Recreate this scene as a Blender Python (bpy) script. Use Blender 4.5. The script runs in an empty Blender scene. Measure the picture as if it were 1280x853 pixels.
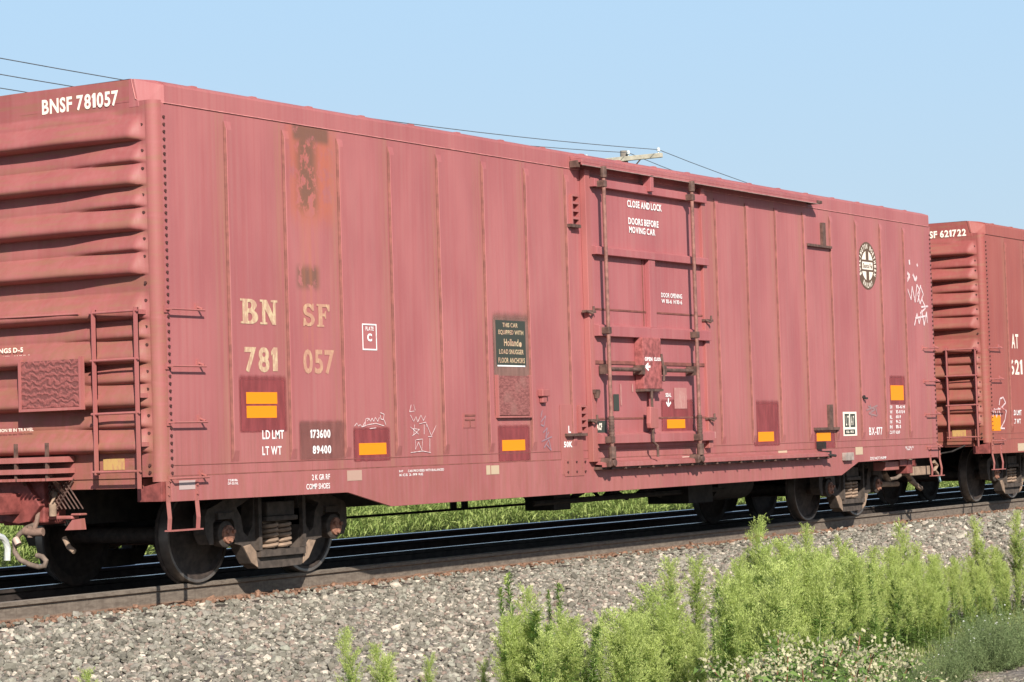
import bpy, bmesh, math, random
import numpy as np
from math import sin, cos, pi, radians
from mathutils import Vector, Matrix
from mathutils.geometry import tessellate_polygon
random.seed(7); rng = np.random.default_rng(7)
scene = bpy.context.scene
COL = scene.collection

# ------------------------------------------------------------------ camera
FPX, YAW, PIT, ROLL = 3034.15, radians(31.3182), radians(2.4603), radians(1.781)
CP = Vector((-16.6556, -13.7731, 1.2096))
FW = Vector((cos(YAW)*cos(PIT), sin(YAW)*cos(PIT), sin(PIT)))
RT = Vector((sin(YAW), -cos(YAW), 0.0)); UP = RT.cross(FW)
R2 = cos(ROLL)*RT - sin(ROLL)*UP; U2 = cos(ROLL)*UP + sin(ROLL)*RT
cam = bpy.data.objects.new('camera', bpy.data.cameras.new('camera')); COL.objects.link(cam)
M = Matrix((R2, U2, -FW)).transposed().to_4x4(); M.translation = CP
cam.matrix_world = M
cam.data.sensor_width = 36.0; cam.data.lens = FPX/1280*36.0
cam.data.clip_start = 0.1; cam.data.clip_end = 6000
scene.camera = cam
# ------------------------------------------------------------------ light
SUN = Vector((-1.0, -1.0, 0.86)).normalized()      # towards the sun
EL = math.asin(SUN.z); AZ = math.atan2(SUN.x, SUN.y)
w = bpy.data.worlds.new('World'); scene.world = w; w.use_nodes = True
nt = w.node_tree; bg = nt.nodes['Background']
sky = nt.nodes.new('ShaderNodeTexSky'); sky.sky_type = 'NISHITA'; sky.sun_disc = False
sky.sun_elevation = EL; sky.sun_rotation = AZ % (2*pi)
sky.altitude = 200; sky.air_density = 1.0; sky.dust_density = 1.4; sky.ozone_density = 2.4
tc = nt.nodes.new('ShaderNodeTexCoord'); sx = nt.nodes.new('ShaderNodeSeparateXYZ'); nt.links.new(tc.outputs['Generated'], sx.inputs[0])
def mrange(a, b, c, d):
    n = nt.nodes.new('ShaderNodeMapRange'); n.interpolation_type = 'SMOOTHSTEP'; nt.links.new(sx.outputs[2], n.inputs[0])
    for i, v in enumerate((a, b, c, d)): n.inputs[i+1].default_value = v
    return n.outputs[0]
hz = nt.nodes.new('ShaderNodeMix'); hz.data_type = 'RGBA'      # low summer haze: pale blue band near the horizon
nt.links.new(mrange(0.0, .22, 0, 1), hz.inputs[0]); hz.inputs[6].default_value = (4.75, 6.05, 7.1, 1); hz.inputs[7].default_value = (4.15, 6.1, 8.1, 1)
mx = nt.nodes.new('ShaderNodeMix'); mx.data_type = 'RGBA'; nt.links.new(mrange(.20, .42, .92, 0), mx.inputs[0])
nt.links.new(sky.outputs[0], mx.inputs[6]); nt.links.new(hz.outputs[2], mx.inputs[7]); nt.links.new(mx.outputs[2], bg.inputs[0]); bg.inputs[1].default_value = 0.07
sl = bpy.data.lights.new('sun', 'SUN'); sl.energy = 4.25; sl.angle = radians(0.55); sl.color = (1.0, 0.95, 0.87)
so = bpy.data.objects.new('sun', sl); COL.objects.link(so)
so.rotation_euler = SUN.to_track_quat('Z', 'Y').to_euler(); so.location = (0, -20, 20)
vs = scene.view_settings
vs.view_transform = 'Standard'; vs.look = 'None'; vs.gamma = 1.0; vs.use_curve_mapping = False
vs.exposure = 0.76

# ------------------------------------------------------------------ measuring helpers (photo pixel -> metres on a plane of the place)
def ray(px, py):
    px, py = float(px), float(py)
    return FW + (px-640)/FPX*R2 - (py-426.5)/FPX*U2
def S(px, py, Y=0.0):                      # (X, Z) on the plane y = Y
    d = ray(px, py); t = (Y-CP.y)/d.y; return CP.x+t*d.x, CP.z+t*d.z
def E_(px, py, X=0.0):                     # (Y, Z) on the plane x = X
    d = ray(px, py); t = (X-CP.x)/d.x; return CP.y+t*d.y, CP.z+t*d.z

# ------------------------------------------------------------------ mesh builder
class MB:
    def __init__(s): s.v = []; s.f = []; s.m = []; s.mi = 0
    def add(s, vs_, fs):
        b = len(s.v); s.v += [tuple(v) for v in vs_]; s.f += [tuple(i+b for i in f) for f in fs]; s.m += [s.mi]*len(fs); return s
    def box(s, x0, x1, y0, y1, z0, z1):
        return s.add([(x0,y0,z0),(x1,y0,z0),(x1,y1,z0),(x0,y1,z0),(x0,y0,z1),(x1,y0,z1),(x1,y1,z1),(x0,y1,z1)],
                     [(0,3,2,1),(4,5,6,7),(0,1,5,4),(1,2,6,5),(2,3,7,6),(3,0,4,7)])
    def tube(s, pts, r, n=8, cap=True, r1=None):
        pts = [Vector(p) for p in pts]; N = len(pts); V = []; F = []
        up = Vector((0.13, 0.31, 0.94))
        for i, p in enumerate(pts):
            t = (pts[min(i+1, N-1)] - pts[max(i-1, 0)])
            t = t.normalized() if t.length > 1e-9 else Vector((0,0,1))
            if abs(t.dot(up)) > .95: up = Vector((0.94, 0.31, 0.13))
            a = t.cross(up).normalized(); b = t.cross(a)
            rr = r if r1 is None else r+(r1-r)*i/(N-1)
            for k in range(n):
                th = 2*pi*(k+.5)/n; V.append(p + rr*(cos(th)*a + sin(th)*b))
            up = -b if False else up
        for i in range(N-1):
            for k in range(n):
                F.append((i*n+k, i*n+(k+1)%n, (i+1)*n+(k+1)%n, (i+1)*n+k))
        if cap: F += [tuple(range(n))[::-1], tuple(range((N-1)*n, N*n))]
        return s.add(V, F)
    def cyl(s, p0, p1, r, n=16, r1=None): return s.tube([p0, p1], r, n, True, r1)
    def lathe(s, prof, c, n=40):            # profile [(y, r)] turned round the Y axis at c
        V = []; F = []; k = len(prof)
        for j in range(n):
            a = 2*pi*j/n
            for y, r in prof: V.append((c[0]+r*cos(a), c[1]+y, c[2]+r*sin(a)))
        for j in range(n):
            for i in range(k-1):
                F.append((j*k+i, j*k+i+1, ((j+1)%n)*k+i+1, ((j+1)%n)*k+i))
        return s.add(V, F)
    def prism(s, loops, axis, a0, a1):      # loops: outer + holes in the plane across the axis
        if not isinstance(loops[0][0], (tuple, list)): loops = [loops]
        pts = [p for l in loops for p in l]
        tri = tessellate_polygon([[Vector((p[0], p[1], 0)) for p in l] for l in loops])
        def P(p, a):
            return {'x': (a, p[0], p[1]), 'y': (p[0], a, p[1]), 'z': (p[0], p[1], a)}[axis]
        V = [P(p, a0) for p in pts] + [P(p, a1) for p in pts]; n = len(pts)
        F = []
        for t in tri: F += [tuple(t), tuple(i+n for i in t[::-1])]
        o = 0
        for l in loops:
            m = len(l)
            for i in range(m): F.append((o+i, o+(i+1)%m, n+o+(i+1)%m, n+o+i))
            o += m
        return s.add(V, F)
    def build(s, name, mat, parent=None, smooth=False, bevel=0, label=None, fixn=True):
        me = bpy.data.meshes.new(name); me.from_pydata(s.v, [], s.f)
        mats = mat if isinstance(mat, (list, tuple)) else [mat]
        for m in mats: me.materials.append(m)
        if len(mats) > 1: me.polygons.foreach_set('material_index', s.m)
        if fixn:
            bm = bmesh.new(); bm.from_mesh(me); bmesh.ops.recalc_face_normals(bm, faces=bm.faces); bm.to_mesh(me); bm.free()
        if smooth:
            me.polygons.foreach_set('use_smooth', [True]*len(me.polygons))
            try: me.set_sharp_from_angle(angle=radians(42))
            except Exception: pass
        me.update()
        o = bpy.data.objects.new(name, me); COL.objects.link(o)
        if parent is not None: o.parent = parent
        if bevel:
            b = o.modifiers.new('bevel', 'BEVEL'); b.width = bevel; b.segments = 2; b.limit_method = 'ANGLE'; b.angle_limit = radians(40)
            b.harden_normals = False
        if label: o['label'] = label
        return o
def fast_mesh(name, V, F, mats, parent=None, mi=None, smooth=False):   # numpy arrays
    me = bpy.data.meshes.new(name); nv, nf, k = len(V), len(F), F.shape[1]
    me.vertices.add(nv); me.vertices.foreach_set('co', V.astype(np.float32).ravel())
    me.loops.add(nf*k); me.loops.foreach_set('vertex_index', F.astype(np.int32).ravel())
    me.polygons.add(nf); me.polygons.foreach_set('loop_start', np.arange(nf, dtype=np.int32)*k)
    try: me.polygons.foreach_set('loop_total', np.full(nf, k, dtype=np.int32))
    except Exception: pass
    for m in (mats if isinstance(mats, (list, tuple)) else [mats]): me.materials.append(m)
    if mi is not None: me.polygons.foreach_set('material_index', mi.astype(np.int32))
    me.polygons.foreach_set('use_smooth', np.full(nf, smooth))
    me.update(calc_edges=True)
    o = bpy.data.objects.new(name, me); COL.objects.link(o)
    if parent is not None: o.parent = parent
    return o
def tag(o, label=None, cat=None, group=None, kind=None):
    if label: o['label'] = label
    if cat: o['category'] = cat
    if group: o['group'] = group
    if kind: o['kind'] = kind
    return o
def empty(name, loc=(0,0,0), rz=0, parent=None):
    o = bpy.data.objects.new(name, None); COL.objects.link(o); o.location = loc; o.rotation_euler = (0,0,rz); o.empty_display_size = .2
    if parent is not None: o.parent = parent
    return o
def copy_tree(o, parent=None):
    c = o.copy(); COL.objects.link(c); c.parent = parent
    for ch in list(o.children): copy_tree(ch, c)
    return c

# ------------------------------------------------------------------ materials
class NT:
    def __init__(s, name):
        s.mat = bpy.data.materials.new(name); s.mat.use_nodes = True
        s.n = s.mat.node_tree.nodes; s.l = s.mat.node_tree.links
        s.b = s.n['Principled BSDF']; s.out = s.n['Material Output']
    def new(s, t, **k):
        n = s.n.new(t)
        for a, b in k.items(): setattr(n, a, b)
        return n
    def link(s, a, b): s.l.new(a, b)
    def put(s, sock, v):
        if hasattr(v, 'is_output') or isinstance(v, bpy.types.NodeSocket): s.l.new(v, sock)
        else: sock.default_value = v
    def math(s, op, a, b=0.0, c=0.0, clamp=False):
        n = s.new('ShaderNodeMath', operation=op); n.use_clamp = clamp
        s.put(n.inputs[0], a); s.put(n.inputs[1], b); s.put(n.inputs[2], c); return n.outputs[0]
    def coord(s, which='Object'): return s.new('ShaderNodeTexCoord').outputs[which]
    def scaled(s, v, sc, loc=(0,0,0)):
        n = s.new('ShaderNodeMapping'); n.inputs['Scale'].default_value = sc; n.inputs['Location'].default_value = loc; s.link(v, n.inputs[0]); return n.outputs[0]
    def noise(s, v, scale=5, detail=4, rough=.5):
        n = s.new('ShaderNodeTexNoise'); s.link(v, n.inputs['Vector']); n.inputs['Scale'].default_value = scale
        n.inputs['Detail'].default_value = detail; n.inputs['Roughness'].default_value = rough; return n.outputs[0]
    def rng(s, v, a, b, c=0., d=1.):
        n = s.new('ShaderNodeMapRange'); n.interpolation_type = 'SMOOTHSTEP'; s.put(n.inputs[0], v)
        for i, x in enumerate((a, b, c, d)): n.inputs[i+1].default_value = x
        return n.outputs[0]
    def mix(s, f, a, b):
        n = s.new('ShaderNodeMix', data_type='RGBA'); s.put(n.inputs[0], f)
        for sock, v in ((n.inputs[6], a), (n.inputs[7], b)):
            if isinstance(v, tuple): sock.default_value = (*v[:3], 1)
            else: s.link(v, sock)
        return n.outputs[2]
    def sep(s, v):
        n = s.new('ShaderNodeSeparateXYZ'); s.link(v, n.inputs[0]); return n.outputs
    def bump(s, h, strength=.3, dist=.01):
        n = s.new('ShaderNodeBump'); n.inputs['Strength'].default_value = strength; n.inputs['Distance'].default_value = dist
        s.link(h, n.inputs['Height']); s.link(n.outputs[0], s.b.inputs['Normal'])
    def box(s, X, Z, x0, x1, z0, z1, e=.02):
        a = s.math('MULTIPLY', s.rng(X, x0-e, x0+e), s.rng(X, x1-e, x1+e, 1, 0))
        b = s.math('MULTIPLY', s.rng(Z, z0-e, z0+e), s.rng(Z, z1-e, z1+e, 1, 0))
        return s.math('MULTIPLY', a, b)
    def done(s, col, rough=.6, metal=0., spec=.4):
        s.put(s.b.inputs['Base Color'], (*col, 1) if isinstance(col, tuple) else col)
        s.put(s.b.inputs['Roughness'], rough); s.b.inputs['Metallic'].default_value = metal
        s.b.inputs['Specular IOR Level'].default_value = spec
        return s.mat
def simple(name, col, rough=.6, metal=0., var=.25, scale=8., spec=.4, bump=0.):
    t = NT(name); o = t.coord(); n = t.noise(o, scale, 5, .6)
    c = t.mix(t.rng(n, .3, .7), tuple(x*(1-var) for x in col), tuple(min(1, x*(1+var)) for x in col))
    if bump: t.bump(n, bump, .01)
    return t.done(c, rough, metal, spec)

PINK = (.368, .116, .113)
def car_paint(name, base=PINK, side=False, end=False, grime=1., second=False):
    t = NT(name); o = t.coord(); X, Y, Z = t.sep(o)
    big = t.noise(t.scaled(o, (.9, .9, .35)), 1.6, 3)
    st1 = t.noise(t.scaled(o, (9, 9, .22)), 2.2, 4, .55)
    st2 = t.noise(t.scaled(o, (34, 34, .5)), 2.0, 3, .6)
    r, g, b = base
    c = t.mix(t.rng(big, .3, .7), (r*.90, g*.86, b*.90), (r*1.07, g*1.14, b*1.14))
    c = t.mix(t.math('MULTIPLY', t.rng(st1, .45, .8), .42), c, (r*.98, g*1.45, b*1.30))
    c = t.mix(t.math('MULTIPLY', t.rng(st1, .52, .25), .40), c, (r*.85, g*.72, b*.70))
    c = t.mix(t.math('MULTIPLY', t.rng(st2, .5, .78), .16), c, (r*1.05, g*1.6, b*1.6))
    c = t.mix(t.math('MULTIPLY', t.rng(st2, .48, .22), .15), c, (r*.80, g*.72, b*.66))
    # brown road grime that thickens toward the bottom of the body
    gn = t.noise(t.scaled(o, (5, 5, 1.0)), 2.5, 5, .6)
    gz = t.rng(Z, 1.9, .6) if not end else t.rng(Z, 4.3, 1.0)
    gr = t.math('MULTIPLY', t.math('MULTIPLY', gz, t.rng(gn, .25, .75)), (.48 if not end else .85)*grime)
    c = t.mix(gr, c, (.235, .095, .058))
    if end:
        n3 = t.noise(t.scaled(o, (1, .8, 7)), 2.2, 4, .6)
        c = t.mix(t.math('MULTIPLY', t.rng(n3, .46, .66), .5*grime), c, (.25, .118, .072))
        c = t.mix(t.math('MULTIPLY', t.rng(n3, .46, .28), .35), c, (r*1.12, g*1.25, b*1.3))
    if side:
        dn = t.noise(t.scaled(o, (2.2, 1, 2.6)), 3.4, 6, .72)     # scattered chips and small rust scabs
        c = t.mix(t.math('MULTIPLY', t.rng(dn, .70, .74), .45), c, (.22, .085, .05))
        run = t.noise(t.scaled(o, (16, 16, .5)), 2.0, 3)          # dirt runs that start at the sill and the weld
        c = t.mix(t.math('MULTIPLY', t.math('MULTIPLY', t.rng(run, .5, .72), t.rng(Z, 1.9, 1.15)), .40), c, (.20, .085, .065))
        left = t.rng(X, 9.0, 9.01, 1, 0)
        def stain(x0, pitch):
            m = t.math('FRACT', t.math('DIVIDE', t.math('SUBTRACT', X, x0-pitch*40), pitch))
            return t.rng(m, .70, .985)
        sL = t.math('MULTIPLY', stain(.99, .89), left)
        sR = t.math('MULTIPLY', stain(11.02, .893), t.math('SUBTRACT', 1.0, left))
        s_ = t.math('MULTIPLY', t.math('ADD', sL, sR), t.math('MULTIPLY', t.rng(t.noise(t.scaled(o, (14, 14, .35)), 2, 3), .32, .68), .62))
        c = t.mix(s_, c, (.335, .158, .108))
        if not second:
            nn = t.noise(t.scaled(o, (1.6, 1, 1.2)), 4.2, 6, .68)
            halo = t.math('MULTIPLY', t.box(X, Z, 1.98, 2.70, 3.45, 4.40, .16), t.rng(nn, .35, .55))
            c = t.mix(t.math('MULTIPLY', halo, .6), c, (.44, .12, .055))
            dk = t.math('MAXIMUM', t.math('MAXIMUM', t.math('MULTIPLY', t.box(X, Z, 2.12, 2.42, 3.52, 4.35, .09), t.rng(nn, .45, .50)),
                 t.math('MULTIPLY', t.box(X, Z, 2.06, 2.64, 4.20, 4.36, .04), t.rng(nn, .36, .44))),
                 t.math('MULTIPLY', t.box(X, Z, 2.07, 2.42, 2.78, 2.99, .05), t.rng(nn, .40, .47)))
            c = t.mix(t.math('MULTIPLY', dk, .85), c, (.150, .080, .055))
            st = t.math('MULTIPLY', t.box(X, Z, 2.15, 2.40, 2.2, 3.6, .12), t.rng(st1, .4, .62))
            c = t.mix(t.math('MULTIPLY', st, .35), c, (.40, .13, .06))
    fine = t.noise(o, 90, 3, .6)
    t.bump(t.math('ADD', t.math('MULTIPLY', big, 1.0), t.math('MULTIPLY', fine, .04)), .5, .045)
    return t.done(c, t.rng(st2, .2, .8, .50, .68), 0, .35)
M_side = car_paint('weathered_red_side', side=True)
M_side2 = car_paint('weathered_red_side_next', base=(.315, .082, .066), side=True, second=True)
M_end = car_paint('weathered_red_end', base=(.315, .094, .088), end=True)
M_end2 = car_paint('weathered_red_end_next', base=(.29, .072, .062), end=True)
M_body = car_paint('weathered_red')
M_body2 = car_paint('weathered_red_next', base=(.315, .082, .066))
M_door = car_paint('weathered_red_door', base=(.366, .112, .113))
M_trim = car_paint('weathered_red_trim', base=(.36, .115, .105), grime=1.3)
M_seam = simple('rust_seam', (.205, .070, .056), .8)
M_rivet = simple('dark_rivet', (.075, .028, .024), .7)  # darker red than the body
M_rod = simple('grimy_steel', (.105, .058, .045), .7, var=.4, scale=14)
M_dark = simple('black_grease_shade', (.022, .018, .016), .8, var=.5)  # black grease; under the cars this tone also stands in for shade
M_truck = simple('dusty_cast_steel', (.070, .053, .043), .85, var=.35, scale=12, bump=.3)
M_truckrust = simple('sandy_dust_steel', (.27, .185, .13), .9, var=.3, scale=9, bump=.3)
M_wheel = simple('brown_wheel_steel', (.050, .036, .030), .7, var=.35, scale=16)
M_tread = simple('polished_tread', (.20, .17, .15), .45, .7, var=.2)
M_cap = simple('rusty_bearing_cap', (.27, .125, .082), .8, var=.5, scale=20)
M_hose = simple('sandy_rubber_hose', (.165, .12, .092), .8, var=.3, scale=14)
M_rubber = simple('black_rubber', (.03, .03, .032), .6)
M_steelw = simple('bright_metal', (.7, .7, .68), .4, .3, var=.1)
M_deep = simple('fresh_red_steel', (.20, .052, .045), .6, var=.35, scale=10)
def mark(name, col, wear=.35, back=PINK, sc=26.):
    t = NT(name); o = t.coord(); n = t.noise(t.scaled(o, (1, 1, .45)), sc, 5, .7); X, Y, Z = t.sep(o)
    n2 = t.noise(t.scaled(o, (12, 12, .6)), 2.5, 3)
    f = t.rng(t.math('ADD', t.math('MULTIPLY', n, .7), t.math('MULTIPLY', n2, .3)), .18+wear*.33, .18+wear*.33+.12)
    c = t.mix(f, tuple(a*.5+b_*.5 for a, b_ in zip(back, col)), col)
    return t.done(c, .6, 0, .3)
W_white = mark('white_stencil', (.82, .79, .77), .42)
W_cream = mark('worn_cream', (.58, .44, .27), .8)
W_cream2 = mark('faded_cream', (.56, .36, .215), .95)
W_endw = mark('off_white_stencil', (.84, .74, .62), .2)
W_tan = mark('tan_tape', (.50, .38, .26), .3)
W_orange = mark('orange_reflector_tape', (.86, .255, .006), -.6)
W_black = mark('black_panel_paint', (.045, .05, .04), .1)
W_brown = mark('brown_herald_paint', (.12, .07, .045), .2)
W_grey = mark('grey_tape', (.10, .09, .085), .1)
W_yell = mark('yellow_label', (.48, .30, .11), .6)
W_chalk = mark('white_chalk', (.74, .60, .59), .75, sc=60.)
W_tag = mark('worn_spray_paint', (.74, .60, .60), .75, sc=40.)
W_blue = mark('faded_blue_chalk', (.28, .19, .22), .7, sc=60.)
W_ghost = mark('ghost_paint', (.46, .25, .22), .9)
def patchmat(name, col, op=.9, soft=.12):
    t = NT(name); g = t.coord('Generated'); X, Y, Z = t.sep(g); o = t.coord()
    n = t.noise(t.scaled(o, (5, 5, 1.0)), 2.5, 4, .6)
    zz = t.math('ADD', Z, t.math('MULTIPLY', t.math('SUBTRACT', n, .5), .06))
    a = t.rng(zz, .985, .985-soft*1.2)
    xx = t.math('MULTIPLY', t.rng(X, 0, .07), t.rng(X, 1, .90)); lo = t.rng(t.math('ADD', Z, t.math('MULTIPLY', t.math('SUBTRACT', n, .5), .04)), -.01, .05)
    a = t.math('MULTIPLY', t.math('MULTIPLY', a, xx), t.math('MULTIPLY', lo, op))
    c = t.mix(t.rng(n, .35, .7), tuple(x*.85 for x in col), tuple(x*1.25 for x in col))
    m = t.done(c, .55, 0, .4); t.put(t.b.inputs['Alpha'], a); return m
P_red = patchmat('fresh_red_patch', (.275, .058, .060), .72)
P_brown = patchmat('brown_faded_patch', (.27, .105, .09), .5)
P_grey = patchmat('grey_brown_patch', (.24, .13, .105), .8)
def boardmat():
    t = NT('cracked_board_paint'); o = t.coord()
    wv = t.new('ShaderNodeTexWave', wave_type='BANDS', bands_direction='Z'); t.link(t.scaled(o, (1, 1, 1)), wv.inputs[0])
    wv.inputs['Scale'].default_value = 5.5; wv.inputs['Distortion'].default_value = 9; wv.inputs['Detail'].default_value = 4; wv.inputs['Detail Scale'].default_value = 2.2
    c = t.mix(t.rng(wv.outputs[1], .25, .6), (.17, .055, .050), (.265, .080, .072)); t.bump(wv.outputs[1], .6, .01)
    return t.done(c, .8)
M_board = boardmat()
def board2():
    t = NT('scraped_board_paint'); o = t.coord(); n = t.noise(t.scaled(o, (10, 10, 26)), 2.2, 6, .75); n2 = t.noise(o, 5, 3)
    c = t.mix(t.rng(n, .38, .62), (.17, .055, .05), (.31, .11, .10)); c = t.mix(t.math('MULTIPLY', t.rng(n2, .5, .7), .5), c, (.30, .14, .12)); t.bump(n, .5, .01)
    return t.done(c, .8)
M_board2 = board2()
def railmat():
    t = NT('rail_steel_rust'); o = t.coord(); X, Y, Z = t.sep(o)
    n = t.noise(t.scaled(o, (3, 3, 10)), 3, 5, .65)
    c = t.mix(t.rng(n, .3, .7), (.115, .088, .068), (.20, .160, .125))
    s = t.noise(t.scaled(o, (14, 1, 1)), 2.5, 4, .7)
    c = t.mix(t.math('MULTIPLY', t.rng(s, .5, .7), .5), c, (.085, .064, .050))
    c = t.mix(t.rng(Z, -.14, -.17), c, (.22, .12, .075))
    return t.done(c, .75)
M_rail = railmat()
M_raildark = simple('shaded_rail_steel', (.035, .026, .022), .8, var=.4)  # rail steel darkened to paint in the shade on the farther rails
M_head = simple('worn_rail_head', (.26, .22, .18), .5, .3, var=.15)
M_shine = simple('polished_rail_head', (.88, .78, .70), .27, 1.0, var=.04)
M_tie = simple('weathered_tie_wood', (.050, .038, .030), .9, var=.4, scale=10, bump=.4)
M_plate = simple('orange_rust', (.20, .110, .070), .9, var=.45, scale=22, bump=.4)
def stonemat():
    t = NT('crushed_ballast_stone'); g = t.new('ShaderNodeNewGeometry')
    rp = t.new('ShaderNodeValToRGB'); t.link(g.outputs['Random Per Island'], rp.inputs[0]); e = rp.color_ramp.elements
    e[0].position = 0; e[0].color = (.10, .095, .08, 1); e[1].position = 1; e[1].color = (.54, .49, .43, 1)
    for p, c in ((.22, (.155, .15, .128)), (.42, (.205, .195, .168)), (.6, (.25, .24, .215)), (.74, (.24, .185, .16)), (.86, (.28, .29, .25)), (.94, (.42, .385, .33))):
        x = e.new(p); x.color = (*c, 1)
    n = t.noise(t.coord(), 45, 4, .6)
    c = t.mix(t.rng(n, .3, .7), (.88, .83, .77), (1.12, 1.06, .98))
    mm = t.new('ShaderNodeMix', data_type='RGBA', blend_type='MULTIPLY'); mm.inputs[0].default_value = 1
    t.link(rp.outputs[0], mm.inputs[6]); t.link(c, mm.inputs[7])
    return t.done(mm.outputs[2], .85, 0, .3)
M_stone = stonemat()
def groundmat():
    t = NT('gravel_and_soil'); o = t.coord(); X, Y, Z = t.sep(o)
    v = t.new('ShaderNodeTexVoronoi'); t.link(o, v.inputs['Vector']); v.inputs['Scale'].default_value = 26
    c0 = t.mix(t.sep(v.outputs['Color'])[0], (.09, .075, .066), (.24, .21, .19))
    n = t.noise(o, 1.3, 5)
    soil = t.mix(t.rng(t.noise(o, 14, 5), .3, .7), (.21, .17, .13), (.33, .28, .22))
    c = t.mix(t.rng(Y, -3.4, -4.6), c0, t.mix(t.rng(n, .4, .6), c0, soil))
    dark = t.mix(t.sep(v.outputs['Color'])[1], (.010, .009, .008), (.030, .026, .024))  # fouled ballast, with the shade under the train painted darker into it
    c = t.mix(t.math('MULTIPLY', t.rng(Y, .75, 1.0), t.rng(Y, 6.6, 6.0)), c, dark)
    c = t.mix(t.rng(Y, 10.8, 12.2), c, (.13, .15, .055))
    t.bump(v.outputs['Distance'], .8, .03)
    return t.done(c, .95, 0, .2)
def leafmat(name, c1, c2, tr=.35):
    t = NT(name); g = t.new('ShaderNodeNewGeometry'); oi = t.new('ShaderNodeObjectInfo')
    f = t.math('ADD', t.math('MULTIPLY', g.outputs['Random Per Island'], .7), t.math('MULTIPLY', oi.outputs['Random'], .3))
    c = t.mix(f, c1, c2); t.done(c, .65, 0, .3)
    tb = t.new('ShaderNodeBsdfTranslucent'); t.link(c, tb.inputs[0]); mx = t.new('ShaderNodeMixShader'); mx.inputs[0].default_value = tr
    t.link(t.b.outputs[0], mx.inputs[1]); t.link(tb.outputs[0], mx.inputs[2]); t.link(mx.outputs[0], t.out.inputs[0]); return t.mat
L_weed = leafmat('horseweed_leaf', (.085, .17, .03), (.24, .35, .08), .45)
L_plume = leafmat('horseweed_plume', (.34, .44, .10), (.64, .70, .26), .45)
L_stem = simple('weed_stem', (.22, .27, .09), .7)
L_reddish = simple('reddish_stem', (.20, .09, .05), .8)
L_dull = leafmat('grey_green_leaf', (.12, .18, .065), (.26, .32, .14), .35)
L_mid = leafmat('mid_green_leaf', (.10, .19, .04), (.26, .36, .10), .35)
L_dstem = simple('dull_green_stem', (.15, .18, .08), .8)
L_flow = leafmat('cream_flower', (.36, .34, .19), (.60, .55, .35), .3)
L_white = simple('white_flower', (.85, .85, .8), .7, var=.05)
L_grass = leafmat('far_grass_blade', (.14, .24, .045), (.46, .52, .18), .4)
L_low = leafmat('low_grass_blade', (.14, .20, .05), (.34, .36, .14), .3)
M_pole = simple('grey_pole_wood', (.22, .19, .16), .9, var=.2)
M_arm = simple('bleached_crossarm_wood', (.42, .38, .30), .9, var=.2)
M_wire = simple('dark_wire', (.10, .10, .11), .6)
M_glass = simple('pale_glass_insulator', (.55, .58, .57), .3)

# ------------------------------------------------------------------ terrain and track
HW = 1.625                     # half car width; near side of the train is y = 0
Y1, Y2 = .87, 2.38             # rail centres of the near track
Y3, Y4 = 4.15, 5.64            # rail centres of the far track
def gz(y):
    P = [(-400,-1.4),(-60,-1.1),(-14,-.82),(-7,-.80),(-4.3,-.76),(-3.2,-.66),(.15,-.235),(.5,-.215),(6.4,-.215),(7.4,-.36),(9,-.42),(14,-.45),(80,-.5),(3000,-.6)]
    return float(np.interp(y, [p[0] for p in P], [p[1] for p in P]))
ys = [-400,-150,-60,-30,-20,-14,-10,-8,-7,-6,-5.2,-4.7,-4.3,-4,-3.6,-3.2,-2.6,-2,-1.4,-.8,-.3,.15,.5,1,2,3,4,5,6.4,6.9,7.4,8,9,11,14,30,80,300,3000]
xs = [-800,-200,-60,-25]+[-20+i*.8 for i in range(100)]+[70,110,200,500,1500,4000]
V = []
for y in ys:
    for x in xs:
        z = gz(y)
        if -20 <= x <= 60 and (-12 < y < .1 or 7 < y < 12): z += random.uniform(-.018, .018)
        V.append((x, y, z))
nx = len(xs); Fs = [(j*nx+i, j*nx+i+1, (j+1)*nx+i+1, (j+1)*nx+i) for j in range(len(ys)-1) for i in range(nx-1)]
g = MB().add(V, Fs).build('ground', groundmat(), smooth=True, fixn=False); tag(g, kind='structure', label='gravel ballast shoulder, dark track bed and soil', cat=None)

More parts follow.
